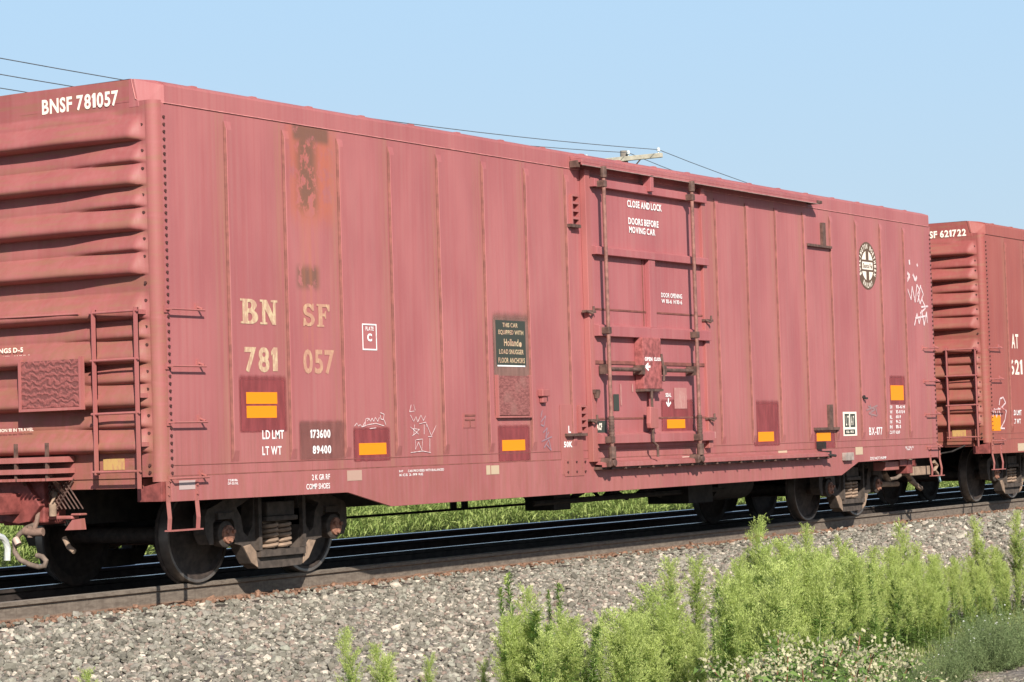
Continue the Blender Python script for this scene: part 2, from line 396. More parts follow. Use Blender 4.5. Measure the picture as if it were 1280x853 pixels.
def make_track(ya, yb, ztop, label, shine, x_from=-7.0, n_ties=100, group='railway tracks'):
    t = empty('railway_track', (0, (ya+yb)/2, ztop)); c = (ya+yb)/2; tag(t, label, 'railway track', group)
    for yr in (ya-c, yb-c):
        prof = [(-.075,-.185),(.075,-.185),(.075,-.175),(.012,-.152),(.009,-.05),(.036,-.036),(.036,-.006),(.028,0),(-.028,0),(-.036,-.006),(-.036,-.036),(-.009,-.05),(-.012,-.152),(-.075,-.175)]
        r = MB().prism([(yr+a, b) for a, b in prof], 'x', -45, 160).build('rail', M_rail if yr+c < 1 else M_raildark, t)
        m = MB(); cr = [(-.035, -.003), (-.028, .0015), (-.014, .0037), (0, .0042), (.014, .0037), (.028, .0015), (.035, -.003)]
        m.add([(x_, yr+a, b) for x_ in (-45, 160) for a, b in cr], [(i, i+7, i+8, i+1) for i in range(6)])
        m.build('running_surface', shine if yr+c < 1 else M_shine, r)
    tp = None
    for k in range(n_ties):
        x = x_from + k*.52 + random.uniform(-.03, .03)
        if tp is None:
            m = MB(); m.box(-.115, .115, -1.28, 1.28, -.37, -.192)
            tie = m.build('wooden_tie', M_tie, t, bevel=.01); tie.location = (x, 0, 0)
            for yr in (ya-c, yb-c):
                p = MB(); p.box(-.095, .095, yr-.19, yr+.19, -.192, -.176)
                for dx, dy in ((-.06,-.10),(.06,-.10),(-.06,.10),(.06,.10),(.05,-.155)):
                    p.box(dx-.012, dx+.012, yr+dy-.012, yr+dy+.012, -.19, -.150)
                    p.box(dx-.018, dx+.018, yr+dy-.022, yr+dy+.022, -.158, -.148)
                for dx in (-.16, .16): p.box(dx-.02, dx+.02, yr-.10, yr+.10, -.205, -.166)   # rail anchors
                p.build('tie_plate', M_plate, tie)
            tp = tie
        else:
            tie = copy_tree(tp, t); tie.location = (x, random.uniform(-.03, .03), 0)
    m = MB()
    for k in range(n_ties, n_ties+160): x = x_from+k*.52; m.box(x-.115, x+.115, -1.28, 1.28, -.37, -.192)
    m.build('far_ties', M_tie, t)['kind'] = 'stuff'
    return t
make_track(Y1, Y2, 0.0, 'near railway track under the red boxcars, rust on its outer rail', M_head)
make_track(Y3, Y4, 0.0, 'empty second railway track behind the boxcars with polished rails', M_shine)

def stones(name, n, xr, yr, size, label, mat, seed=1, zoff=0.0, ydens=None):
    r = np.random.default_rng(seed)
    ph = (1+5**.5)/2
    ico = np.array([(-1,ph,0),(1,ph,0),(-1,-ph,0),(1,-ph,0),(0,-1,ph),(0,1,ph),(0,-1,-ph),(0,1,-ph),(ph,0,-1),(ph,0,1),(-ph,0,-1),(-ph,0,1)])/1.9
    fc = np.array([(0,11,5),(0,5,1),(0,1,7),(0,7,10),(0,10,11),(1,5,9),(5,11,4),(11,10,2),(10,7,6),(7,1,8),(3,9,4),(3,4,2),(3,2,6),(3,6,8),(3,8,9),(4,9,5),(2,4,11),(6,2,10),(8,6,7),(9,8,1)])
    x = r.uniform(*xr, n); y = r.uniform(*yr, n)
    V = ico[None]*r.uniform(.62, 1.25, (n, 12, 1))
    V = V*r.uniform(.65, 1.3, (n, 1, 3))
    q = r.normal(size=(n, 4)); q /= np.linalg.norm(q, axis=1)[:, None]; a, b, c, d = q.T
    R = np.stack([1-2*(c*c+d*d), 2*(b*c-a*d), 2*(b*d+a*c), 2*(b*c+a*d), 1-2*(b*b+d*d), 2*(c*d-a*b), 2*(b*d-a*c), 2*(c*d+a*b), 1-2*(b*b+c*c)], 1).reshape(n, 3, 3)
    V = np.einsum('nij,nkj->nki', R, V)
    sz = size*np.exp(r.normal(0, .28, n))*.5; V *= sz[:, None, None]; V[:, :, 2] *= .8
    z = np.array([gz(t) for t in y]) + sz*r.uniform(-.1, .75, n) + zoff
    V += np.stack([x, y, z], 1)[:, None]
    F = fc[None] + (np.arange(n)*12)[:, None, None]
    o = fast_mesh(name, V.reshape(-1, 3), F.reshape(-1, 3), mat)
    return tag(o, label, 'ballast', kind='stuff')
stones('ballast_stones', 88000, (-7, 16), (-4.0, .70), .044, 'crushed grey and pinkish ballast stones on the shoulder beside the near rail', M_stone, 3)
stones('ballast_stones', 36000, (16, 46), (-3.2, .74), .062, 'crushed ballast stones along the track at the right, beyond the weeds', M_stone, 4)
stones('path_gravel', 22000, (-4, 12), (-10.5, -3.9), .030, 'fine grey gravel between the weeds in the right foreground', M_stone, 5)
# rusty flakes and crumbs beside the near rail
stones('rust_debris', 1500, (-7, 46), (.60, .80), .06, 'orange rust flakes and spilled debris along the near rail', M_plate, 6, zoff=.028)
stones('tie_end_stones', 2600, (-7, 46), (.56, .80), .04, 'small stones and dust against the near rail', M_stone, 9, zoff=.03)
stones('dark_ballast', 9000, (-6, 24), (.95, 3.7), .05, 'oily ballast between the rails, darkened for the shade under the boxcar', M_dark, 8)  # stone colour also carries the shade below the car

# ------------------------------------------------------------------ lettering
GLY = {}
def glyph(ch, bold):
    if (ch, bold) in GLY: return GLY[ch, bold]
    if ch == '1':
        b = bold*1.2; v = [(.10-b, 0), (.25+b, 0), (.25+b, .72), (.15-b, .72), (.0, .60), (.0, .50-b), (.10-b, .56-b)]; f = [tuple(t) for t in tessellate_polygon([[Vector((p[0], p[1], 0)) for p in v]])]
    else:
        cu = bpy.data.curves.new('t', 'FONT'); cu.body = ch; cu.offset = bold; cu.resolution_u = 3
        ob = bpy.data.objects.new('t', cu); COL.objects.link(ob)
        dg = bpy.context.evaluated_depsgraph_get(); me = bpy.data.meshes.new_from_object(ob.evaluated_get(dg))
        v = [(p.co.x, p.co.y) for p in me.vertices]; f = [tuple(p.vertices) for p in me.polygons]
        bpy.data.objects.remove(ob); bpy.data.curves.remove(cu); bpy.data.meshes.remove(me)
        x0 = min(p[0] for p in v); v = [(p[0]-x0, p[1]) for p in v]
    GLY[ch, bold] = (v, f); return v, f
def text_mesh(s, bold=.018, spacing=1.0):
    V, F, x = [], [], 0.
    for ch in s:
        if ch == ' ': x += .26; continue
        v, f = glyph(ch, bold); b = len(V); V += [(p[0]+x, p[1]) for p in v]; F += [tuple(i+b for i in q) for q in f]
        x += max(p[0] for p in v) + .085*spacing
    return V, F
def fit(v, u0, v0, u1, v1):
    a = [p[0] for p in v]; b = [p[1] for p in v]
    sx = (u1-u0)/(max(a)-min(a)); sy = (v1-v0)/(max(b)-min(b))
    return [(u0+(p[0]-min(a))*sx, v0+(p[1]-min(b))*sy) for p in v]
def pxbox(x0, y0, x1, y1, Y=0.):
    xc, yc = (x0+x1)/2, (y0+y1)/2
    return S(x0, yc, Y)[0], S(xc, y1, Y)[1], S(x1, yc, Y)[0], S(xc, y0, Y)[1]
OX = [0.0]                       # car origin offset for the markings
def side_text(s, box, mat, parent, Y=-.004, name='lettering', bold=.03, mb=None, **k):
    x0, z0, x1, z1 = pxbox(*box, Y)
    v, f = text_mesh(s, bold, **k); v = fit(v, x0-OX[0], z0, x1-OX[0], z1)
    m = mb or MB(); m.add([(a, Y, b) for a, b in v], f)
    if mb is None: return m.build(name, mat, parent, fixn=False)
def side_rect(box, mat, parent, name, Y=-.004, label=None, t=0.002):
    x0, z0, x1, z1 = pxbox(*box, Y)
    return MB().box(x0-OX[0], x1-OX[0], Y, Y+t, z0, z1).build(name, mat, parent, label=label)
def end_text(s, y0, z0, y1, z1, mat, parent, X=-.004, bold=.03, name='lettering', slope=0.):
    v, f = text_mesh(s, bold); v = fit(v, 0, z0, y0-y1, z1)
    return MB().add([(X, y0-a, b+slope*a) for a, b in v], f).build(name, mat, parent, fixn=False)
def scrawl(strokes, mat, parent, name, Y=-.005, r=.0038):
    m = MB(); kk = 0
    for st in strokes:
        pts = [(*[S(px, py, Y)[0]-OX[0]], Y, S(px, py, Y)[1]) for px, py in st]
        for a, b in zip(pts[:-1], pts[1:]):
            a, b = Vector(a), Vector(b); d = b-a
            if d.length < 1e-4: continue
            kk += 1; n = Vector((d.z, 0, -d.x)).normalized()*r; a.y -= kk*.00012; b.y -= kk*.00012
            m.add([a-n, b-n, b+n, a+n], [(0,1,2,3)])
    return m.build(name, mat, parent, fixn=False)

# ------------------------------------------------------------------ boxcar
L = 18.48; ZLOW, ZEAVE, ZROOF = 1.03, 4.355, 4.53
def arc(cx, cy, r, a0, a1, n): return [(cx+r*cos(a0+(a1-a0)*i/n), cy+r*sin(a0+(a1-a0)*i/n)) for i in range(n+1)]

def end_mesh(simple_=False):
    """corrugated end: height field over (y, z), bulging towards -x"""
    big = [4.02, 3.615, 3.215, 2.82, 2.435, 2.04, 1.65, 1.25]; small = [3.82, 3.425, 3.03, 2.255, 1.86, 1.465]
    W = 2*HW
    yy = np.concatenate([np.linspace(.10, .9, 26), np.linspace(.96, W-.96, 18), np.linspace(W-.9, W-.10, 26)])
    zz = np.linspace(ZLOW, ZEAVE+.02, 300)
    Y, Z = np.meshgrid(yy, zz)
    D = np.minimum(Y, W-Y)
    ss = lambda a, b, x: (lambda t: t*t*(3-2*t))(np.clip((x-a)/(b-a), 0, 1))
    H = np.zeros_like(Y)
    for z in big:
        t = np.clip((Z-z)/.235, 0, 1); H = np.maximum(H, .150*np.sin(pi*t**.46)**.85*(ss(.105, .23, D)*.62+ss(.2, 1.0, D)*.38))
    for z in small:
        t = np.clip((Z-z)/.17, 0, 1); H = np.maximum(H, .070*np.sin(pi*t**.46)*ss(.105, .20, D)*(1-.75*ss(.45, 1.25, D)))
    t = np.clip((Z-4.2)/.12, 0, 1); H = np.maximum(H, .035*np.sin(pi*t**.55)*ss(.38, .55, D))
    H = H + .004*np.sin(Y*7+Z*3)*ss(.3, .6, D) + .003*np.sin(Z*11+Y*2)
    m = MB(); n = len(yy)
    V = [(-H[j, i], Y[j, i], Z[j, i]) for j in range(len(zz)) for i in range(n)]
    Fs = [(j*n+i, (j+1)*n+i, (j+1)*n+i+1, j*n+i+1) for j in range(len(zz)-1) for i in range(n-1)]
    m.add(V, Fs)
    # rounded corner posts
    for sgn in (0, 1):
        pts = [(.10, .0)] + [(.10-.10*sin(a), .10-.10*cos(a)) for a in np.linspace(.0, pi/2, 7)] + [(.006, .12)]
        if sgn: pts = [(p[0], W-p[1]) for p in pts]
        V = [(p[0], p[1], z) for z in (ZLOW-.045, ZEAVE+.02) for p in pts]; k = len(pts)
        m.add(V, [(i, i+1, k+i+1, k+i) if not sgn else (i+1, i, k+i, k+i+1) for i in range(k-1)])
    # top plate of the end up to the roof line
    pr = [(.28, ZEAVE+.02), (.28, ZROOF+.045), (HW, ZROOF+.055), (W-.28, ZROOF+.045), (W-.28, ZEAVE+.02)]
    m.prism(pr, 'x', .0, .03)
    return m
END = {}
def bolts(m, pts, r, nrm, h=.012, n=6):
    for p in pts: m.cyl(p, Vector(p)+Vector(nrm)*h, r, n)
    return m

def make_truck(parent, xc):
    t = empty('truck', (xc, 0, 0), parent=parent)
    W = 2*HW; R = .457
    for xa in (-.867, .867):
        for yr, s in ((Y1, -1), (W-Y1, 1)):
            prof = [(.075*s, .10), (.075*s, .15), (.055*s, .20), (.02*s, .30), (.035*s, .385), (.062*s, .40), (.065*s, .452), (0., .457), (-.040*s, .461), (-.048*s, .485), (-.066*s, .485), (-.072*s, .47), (-.07*s, .40), (-.03*s, .36), (-.02*s, .22), (-.06*s, .12), (-.08*s, .0)]
            m = MB(); m.lathe([(.075*s, .0)]+prof, (xa, yr, R), 56); wh = m.build('wheel', M_wheel, t, smooth=True)
            m = MB(); m.lathe([(.0635*s, .425), (.0675*s, .446), (.0665*s, .4535), (.03*s, .4590), (-.036*s, .4632)], (xa, yr, R), 56); m.build('tread', M_tread, t, smooth=True)
        MB().cyl((xa, .55, R), (xa, W-.55, R), .08, 18).build('axle', M_wheel, t, smooth=True)
        for y0, s in ((.60, -1), (W-.60, 1)):
            m = MB(); m.lathe([(-.02*s*-1, 0), (-.02*s*-1, .115), (.13*s, .125), (.15*s, .10), (.15*s, .0)], (xa, y0, R), 24)
            m.build('bearing', M_truck, t, smooth=True)
            m = MB(); m.lathe([(.14*s, .0), (.178*s, .0), (.178*s, .055), (.170*s, .085), (.14*s, .09)][::-1], (xa, y0, R), 20)
            for k in range(3):
                a = k*2*pi/3+.5; m.cyl((xa+.055*cos(a), y0+.17*s, R+.055*sin(a)), (xa+.055*cos(a), y0+.20*s, R+.055*sin(a)), .02, 6)
            m.build('bearing_cap', M_cap, t, smooth=True)
    for y0, y1, s in ((.50, .64, 1), (W-.64, W-.50, -1)):
        half = [(0, .95), (.42, .94), (.72, .83), (.98, .735), (1.10, .70), (1.14, .64), (1.14, .47), (1.08, .37), (1.02, .37), (1.02, .57), (.98, .60), (.74, .60), (.70, .56), (.70, .36), (.60, .34), (.46, .16), (.34, .105), (0, .10)]
        outer = half + [(-a, b) for a, b in half[::-1][1:-1]]
        hole = [(.40, .80), (.66, .70), (.60, .62), (.56, .46), (.50, .42), (.42, .52)]
        win = [(-.30, .28), (.30, .28), (.33, .50), (.33, .66), (.27, .83), (-.27, .83), (-.33, .66), (-.33, .50)]
        m = MB(); m.prism([outer, hole[::-1], [(-a, b) for a, b in hole], win[::-1]], 'y', y0, y1)
        # raised flanges, pocket lips
        m.box(-.36, .36, y0-.05, y1+.04, .215, .275)
        for sx in (-1, 1):
            m.box(min(sx*.74, sx*.98), max(sx*.74, sx*.98), y0-.03, y1+.02, .60, .66)
            m.box(min(sx*.33, sx*.38), max(sx*.33, sx*.38), y0-.045, y1+.02, .28, .80)
        fr = m.build('side_frame', M_truck, t, bevel=.016)
        yo = y0-.012 if s > 0 else y1+.012
        for sx in (-1, 1):
            d = MB(); d.prism([(sx*.36, .115), (sx*.46, .165), (sx*.585, .33), (sx*.47, .345), (sx*.385, .27)], 'y', min(yo, yo+.01*s), max(yo, yo+.01*s))
            d.build('dusty_skirt', M_truckrust, t, bevel=.004, label='pale dust caked on the lower side frame')
        for xs_ in (-.105, .105):
            pts = [(xs_+.082*cos(a), (y0+y1)/2-.025*s+.075*sin(a), .285+.26*a/(2*pi*5.5)) for a in np.linspace(0, 2*pi*5.5, 90)]
            MB().tube(pts, .020, 6).build('coil_spring', M_truckrust, t, smooth=True)
        m = MB(); m.box(-.25, .25, y0-.05, y1+.05, .55, .60); m.box(-.22, .22, y0-.03, y1+.03, .60, .74); m.build('bolster_end', M_truck, t, bevel=.012)
    m = MB(); m.box(-.20, .20, .66, W-.66, .42, .70); m.box(-.25, .25, 1.1, W-1.1, .60, .80)
    m.build('bolster', M_dark, t)
    m = MB()
    for sx in (-1, 1):
        m.box(min(sx*.36, sx*.40), max(sx*.36, sx*.40), .75, W-.75, .34, .44)
        m.tube([(sx*.38, 1.0, .42), (sx*.30, 1.55, .66)], .03, 8)
    m.build('brake_beam', M_rod, t)
    return t

def make_body(main=True):
    """everything of a boxcar that both cars share; local origin: near lower corner of its left end"""
    car = empty('boxcar'); W = 2*HW
    ms, me_, mb_ = (M_side, M_end, M_body) if main else (M_side2, M_end2, M_body2)
    # --- near side wall with ribs
    m = MB(); m.box(.10, L-.10, 0, .03, ZLOW-.003, ZEAVE)
    ribsL = [.99+.89*k for k in range(8)]; ribsR = [11.02+.893*k for k in range(8)]
    if not main: ribsR = [8.2+.89*k for k in range(11)]
    zb, zt = 1.14, 4.275
    for x in ribsL+ribsR:
        w_, d_ = .105, .024
        V = [(x, 0, zb), (x+.018, -d_, zb+.10), (x+w_-.018, -d_, zb+.10), (x+w_, 0, zb), (x, 0, zt), (x+.018, -d_, zt-.08), (x+w_-.018, -d_, zt-.08), (x+w_, 0, zt)]
        m.mi = 0; m.add(V, [(0,1,5,4), (1,2,6,5), (2,3,7,6), (0,3,2,1), (4,5,6,7)])
        m.mi = 1; m.add([(x-.010, -.002, zb), (x-.001, -.003, zb), (x+.013, -.0205, zb+.09), (x+.013, -.0205, zt-.075), (x-.001, -.003, zt), (x-.010, -.002, zt)], [(0,1,4,5), (1,2,3,4)])
    m.mi = 0; wall = m.build('side_wall', [ms, M_seam], car, fixn=False)
    # rivet rows at both ends of the side
    m = MB(); r_ = random.Random(3)
    for x in (.125, L-.125):
        z = ZLOW+.03
        while z < ZEAVE-.07: m.cyl((x, .0, z), (x, -.014, z-.002), .0135, 6); z += .066
    m.build('rivet_row', M_rivet, wall)
    # seam between wall and sill, weld line
    m = MB(); m.box(.12, L-.12, -.0035, .0, 1.122, 1.128); m.box(.12, L-.12, -.006, .0, ZLOW-.005, ZLOW+.006); m.build('weld_seam', M_seam, wall)
    # far wall
    m = MB(); m.box(.10, L-.10, W-.03, W, ZLOW+.03, ZEAVE)
    for x in ribsL+ribsR: m.box(x, x+.1, W, W+.03, 1.14, 4.27)
    m.build('side_wall', mb_, car)
    # sills, with the drop between the trucks
    xa, xb, xc_, xd = (2.80, 3.55, 14.72, 15.32) if main else (2.75, 3.4, 15.0, 15.7)
    out = [(.11, ZLOW-.004), (.11, .805), (xa, .80), (xb, .635), (xc_, .65), (xd, .82), (L-.11, .83), (L-.11, ZLOW-.004)]
    for y0 in (-.006, W-.024):
        m = MB(); m.prism(out, 'y', y0, y0+.03); m.build('side_sill', mb_, car, bevel=.003)
    # wrapped corner of the sill (end gusset)
    m = MB()
    for x0, x1 in ((.0, .11), (L-.11, L)):
        for y0, y1 in ((.02, .30), (W-.30, W-.02)): m.prism([(y0, .81), (y1, .81), (y1, ZLOW-.10), (y0, ZLOW-.045)], 'x', x0+.005, x1-.005)
    m.build('corner_gusset', M_deep, car, bevel=.004)
    # ends
    if 'e' not in END: END['e'] = end_mesh()
    e = END['e'].build('end_wall', me_, car, smooth=True, fixn=False)
    e2 = bpy.data.objects.new('end_wall', e.data); COL.objects.link(e2); e2.parent = car; e2.location = (L, W, 0); e2.rotation_euler = (0, 0, pi)
    m = MB(); zz = [E_(178, yy_, 0)[1] for yy_ in (156, 188.5, 211, 244, 266, 299, 321, 354, 376, 409, 431.5, 465, 487, 520, 542, 582, 591)]
    bolts(m, [(-.003, .135, z) for z in zz]+[(-.003, W-.135, z) for z in zz], .015, (-1, 0, 0)); m.build('rivet_row', M_rivet, e)
    m = MB(); m.box(-.012, .03, .28, W-.28, ZLOW-.01, ZLOW+.14); m.box(.0, .25, .30, W-.30, ZLOW-.10, ZLOW-.01); m.build('end_sill', me_, car, bevel=.004)
    # roof: eave fascia, gently pitched sheets, cross ribs
    m = MB(); prof = [(-.006, ZEAVE), (-.006, ZROOF-.02), (.0, ZROOF), (.10, ZROOF+.035), (HW, ZROOF+.062), (W-.10, ZROOF+.035), (W, ZROOF), (W+.014, ZROOF-.02), (W+.014, ZEAVE), (W-.03, ZEAVE), (W-.03, ZROOF-.06), (HW, ZROOF+.0), (.03, ZROOF-.06), (.03, ZEAVE)]
    m.prism(prof, 'x', .14, L-.14)
    for x0, x1 in ((.14, .0), (L-.14, L)):   # mitred roof corners
        for s_ in (0, 1):
            pts = [(x0, -.006, ZEAVE), (x0, -.006, ZROOF-.02), (x0, .10, ZROOF+.035), (x1, .22, ZROOF+.045), (x1, .17, ZEAVE-.03), (x0, .0, ZEAVE-.01), (x0, .279, ZEAVE-.03), (x0, .279, ZROOF+.046), (x1, .279, ZEAVE-.03), (x1, .279, ZROOF+.046)]
            bm = bmesh.new()
            for p in pts: bm.verts.new((p[0], W-p[1] if s_ else p[1], p[2]))
            bmesh.ops.convex_hull(bm, input=bm.verts); bm.verts.index_update()
            m.add([v.co.copy() for v in bm.verts], [[v.index for v in f.verts] for f in bm.faces]); bm.free()
        m.add([(x0, .27, ZROOF+.0505), (x0, W-.27, ZROOF+.0505), (x1, W-.27, ZROOF+.0505), (x1, .27, ZROOF+.0505)], [(0,1,2,3)])
    x = .62
    while x < L-.4:
        V = []
        for xx, dz in ((x-.07, 0), (x-.035, .024), (x+.035, .024), (x+.07, 0)):
            V += [(xx, .035, ZROOF+.008+dz*.9), (xx, HW, ZROOF+.056+dz), (xx, W-.035, ZROOF+.008+dz*.9)]
        m.add(V, [(0,1,4,3), (1,2,5,4), (3,4,7,6), (4,5,8,7), (6,7,10,9), (7,8,11,10), (0,3,6,9), (2,11,8,5)]); x += .89
    rf = m.build('roof', mb_, car)
    m = MB(); m.tube([(.135, -.006, ZEAVE-.001), (L-.14, -.006, ZEAVE-.001)], .0055, 5); m.tube([(.14, -.014, ZEAVE), (.04, .12, ZEAVE-.012), (-.006, .20, ZEAVE+.04), (-.002, .25, ZROOF+.05)], .005, 5); m.build('eave_seam', simple('eave_seam_highlight' if main else 'eave_seam_next', (.50, .20, .185), .7) if main else M_seam, rf)  # bright highlight along the eave edge painted as a lighter body tone
    # underframe
    m = MB(); m.box(.25, L-.25, .05, W-.05, ZLOW-.02, ZLOW+.02); m.box(.3, L-.3, 1.40, 1.85, .60, ZLOW-.02)
    for x in (3.6, 5.6, 7.6, 9.3, 11.0, 13.0, 14.9): m.prism([(.06, .88), (1.4, .66), (1.85, .66), (W-.06, .88), (W-.06, 1.0), (.06, 1.0)], 'x', x-.05, x+.05)
    for x in (2.34, L-2.28): m.box(x-.22, x+.22, .3, W-.3, .82, ZLOW-.02)
    m.build('underframe', M_dark, car)
    # corner hardware, mirrored to all four corners
    def grab(x0, x1, z, y=-.07, s=1):
        mm = MB(); yy = y if s > 0 else W-y; w0 = 0 if s > 0 else W
        mm.tube([(x0, w0, z), (x0, yy, z), (x1, yy, z)], .010, 6); mm.tube([(x1-.03, w0, z+.035), (x1-.03, yy, z+.01), (x1-.03, yy, z)], .010, 6)
        mm.box(x0-.02, x0+.02, min(w0, w0-.012*s), max(w0, w0-.012*s), z-.03, z+.03); mm.box(x1-.055, x1-.01, min(w0, w0-.012*s), max(w0, w0-.012*s), z+.01, z+.065)
        return mm.build('grab_iron', M_trim, car)
    zl = (2.51, 2.005, 1.505, 1.01)
    for z in zl:
        grab(.09, .56, z); grab(L-.56, L-.09, z-.02)
        grab(.09, .56, z, s=-1)
    for x0, x1, s in ((.03, .43, 1), (L-.46, L-.08, 1), (.03, .43, -1)):
        mm = MB(); o_ = -.03; f = (lambda y: y) if s > 0 else (lambda y: W-y)
        for x in (x0, x1):
            xx = x+.02 if x == x0 else x-.02
            P = [(x+.03, -.012, .985), (x+.03, -.012, .80), (x-.0, o_-.02, .66), (x, o_-.01, .555)]
            for a, b in zip(P[:-1], P[1:]):
                mm.add([(a[0]-.022, f(a[1]), a[2]), (a[0]+.022, f(a[1]), a[2]), (b[0]+.022, f(b[1]), b[2]), (b[0]-.022, f(b[1]), b[2]),
                        (a[0]-.022, f(a[1]+.012), a[2]), (a[0]+.022, f(a[1]+.012), a[2]), (b[0]+.022, f(b[1]+.012), b[2]), (b[0]-.022, f(b[1]+.012), b[2])],
                       [(0,1,2,3), (7,6,5,4), (0,4,5,1), (1,5,6,2), (2,6,7,3), (3,7,4,0)])
            bolts(mm, [(x+.03, f(-.012), .95), (x+.03, f(-.012), .87)], .014, (0, -s, 0))
        mm.box(x0-.022, x1+.022, min(f(o_-.05), f(o_+.03)), max(f(o_-.05), f(o_+.03)), .545, .558)
        mm.build('sill_step', M_trim, car)
    # end ladder
    lad = empty('end_ladder', (0, 0, 0), parent=car)
    for y in (E_(171, 440, -.14)[0], E_(118, 440, -.14)[0]):
        mm = MB(); mm.box(-.17, -.112, y-.006, y+.006, 1.06 if y > .5 else .93, 2.53); mm.box(-.124, -.112, y-.006, y+.045, 1.06 if y > .5 else .93, 2.53)
        for z in (2.49, 1.32, 1.75): mm.box(-.115, .0, y-.01, y+.03, z-.02, z+.02)
        mm.build('ladder_rail', M_trim, lad)
    for z in (2.50, 2.075, 1.60, 1.085):
        MB().tube([(-.155, E_(174, 440, -.14)[0], z), (-.155, E_(114, 440, -.14)[0], z)], .0125, 8).build('rung', M_trim, lad)
    m = MB(); m.tube([(-.0, .80, 2.50), (-.15, .80, 2.505), (-.15, 1.86, 2.52), (0, 1.90, 2.50)], .011, 6); m.build('end_handhold', M_trim, car)
    # crossover platform and hanging board
    pf = empty('crossover_platform', parent=car)
    m = MB(); m.box(-.35, -.02, 1.00, 2.5, 1.185, 1.235); m.build('platform_edge', M_trim, pf)
    m = MB(); m.box(-.36, -.02, 1.0, 2.5, 1.085, 1.13); 
    for i in range(30): m.box(-.36, -.03, 1.02+i*.05, 1.035+i*.05, 1.02, 1.045)
    m.build('platform_grating', M_trim, pf)
    m = MB()
    for y in (1.05, 1.42, 2.1): m.box(-.34, -.31, y-.012, y+.012, 1.02, 1.36); m.tube([(-.33, y, 1.1), (0, y+.1, .9)], .02, 5)
    m.build('platform_bracket', M_rod, pf)
    make_truck(car, 2.34 if main else 2.3); make_truck(car, L-2.28)
    return car, wall, e, rf

car, wall, endw, roof = make_body(True)
tag(car, 'long weathered pink-red boxcar with plug door, numbered 781057', 'boxcar', 'red boxcars coupled in one train')

# ---- panels and markings of the near side
OXv = 0
board = MB(); y0, z0 = E_(102, 508, -.15); y1, z1 = E_(28, 453, -.15)
board.box(-.17, -.15, y0, y1, z0, z1); bo = board.build('placard_board', M_board, car, label='cracked wooden placard board on the boxcar end')
fr = MB(); fr.box(-.185, -.13, y0-.025, y0-.002, z0-.03, z1+.02); fr.box(-.185, -.13, y1+.002, y1+.025, z0-.03, z1+.02); fr.box(-.185, -.13, y0, y1, z0-.03, z0-.004); fr.build('board_frame', M_trim, bo)
end_text('BNSF 781057', 1.306, 4.355, .40, 4.495, W_endw, endw, X=-.004, bold=.03, slope=-0.0)
end_text('SPRINGS D-5', 1.95, 2.195, 1.50, 2.24, W_endw, endw, X=-.115, bold=.03); end_text('36 IN. STL. WHLS', 1.95, 2.12, 1.42, 2.17, W_endw, endw, X=-.112, bold=.03)
end_text('CUSHION 10 IN TRAVEL', 1.95, 1.475, 1.42, 1.505, W_endw, endw, X=-.09, bold=.02)
MB().box(-.022, -.014, .42, .66, 1.10, 1.20).build('end_label', W_yell, endw)

def serif(s, box, mat, name):
    x0, z0, x1, z1 = pxbox(*box, -.005); h = z1-z0; wch = (x1-x0)/2*.96; gap = (x1-x0)-2*wch
    def ell(cx, cy, rx, ry, a0, a1, n=10): return [(cx+rx*cos(radians(a0+(a1-a0)*i/n)), cy+ry*sin(radians(a0+(a1-a0)*i/n))) for i in range(n+1)]
    G = {'B': [[(0, 0), (.58, 0)]+ell(.58, .28, .40, .28, -90, 60)+ell(.55, .76, .36, .24, -50, 90)+[(0, 1), (0, .91), (.12, .91), (.12, .09), (0, .09)],
               (ell(.50, .28, .15, .16, -90, 90)+[(.42, .44), (.42, .12)])[::-1], (ell(.50, .745, .12, .125, -90, 90)+[(.42, .87), (.42, .62)])[::-1]],
         'N': [[(0, 0), (.40, 0), (.40, .09), (.30, .09), (.30, .62), (.68, 0), (.90, 0), (.90, .91), (1, .91), (1, 1), (.62, 1), (.62, .91), (.74, .91), (.74, .42), (.40, 1), (0, 1), (0, .91), (.12, .91), (.12, .09), (0, .09)]],
         'F': [[(0, 0), (.54, 0), (.54, .09), (.43, .09), (.43, .46), (.58, .46), (.62, .36), (.70, .36), (.70, .70), (.62, .70), (.58, .60), (.43, .60), (.43, .87), (.76, .87), (.86, .68), (.98, .70), (.98, 1), (0, 1), (0, .91), (.13, .91), (.13, .09), (0, .09)]],
         'S': [ell(.48, .72, .40, .28, 25, 250, 16)+ell(.47, .28, .19, .14, 60, -175, 16)+[(.22, .36), (.10, .36), (.08, .0), (.18, .0), (.20, .06)]+ell(.50, .29, .42, .29, -120, 78, 16)+ell(.50, .72, .17, .13, 235, 20, 16)+[(.78, .68), (.88, .68), (.88, 1), (.78, 1), (.76, .92)]]}
    m = MB()
    for i, ch in enumerate(s):
        lp = [[(x0+i*(wch+gap)+p[0]*wch, z0+p[1]*h) for p in l] for l in G[ch]]
        fl = [p for l in lp for p in l]; tr = tessellate_polygon([[Vector((p[0], p[1], 0)) for p in l] for l in lp])
        m.add([(p[0], -.005, p[1]) for p in fl], [tuple(t) for t in tr])
    m.build(name, mat, wall, fixn=False)
serif('BN', (300.5, 374.5, 347, 405.5), W_cream, 'reporting_mark'); serif('SF', (377.5, 380, 412.5, 408.5), W_cream2, 'reporting_mark')
side_text('781', (306, 434, 347, 466), W_cream, wall, name='car_number', bold=.03); side_text('057', (379, 437, 418, 468), W_cream2, wall, name='car_number', bold=.03)
P = lambda box, m_, Y=-.0025, n='paint_patch', l=None: side_rect(box, m_, wall, n, Y, l, .0008)
P((298, 466, 360, 541), P_red); P((373, 523, 433, 575), P_brown); P((441, 532, 489, 577), P_red); P((622, 529, 664, 577), P_red)
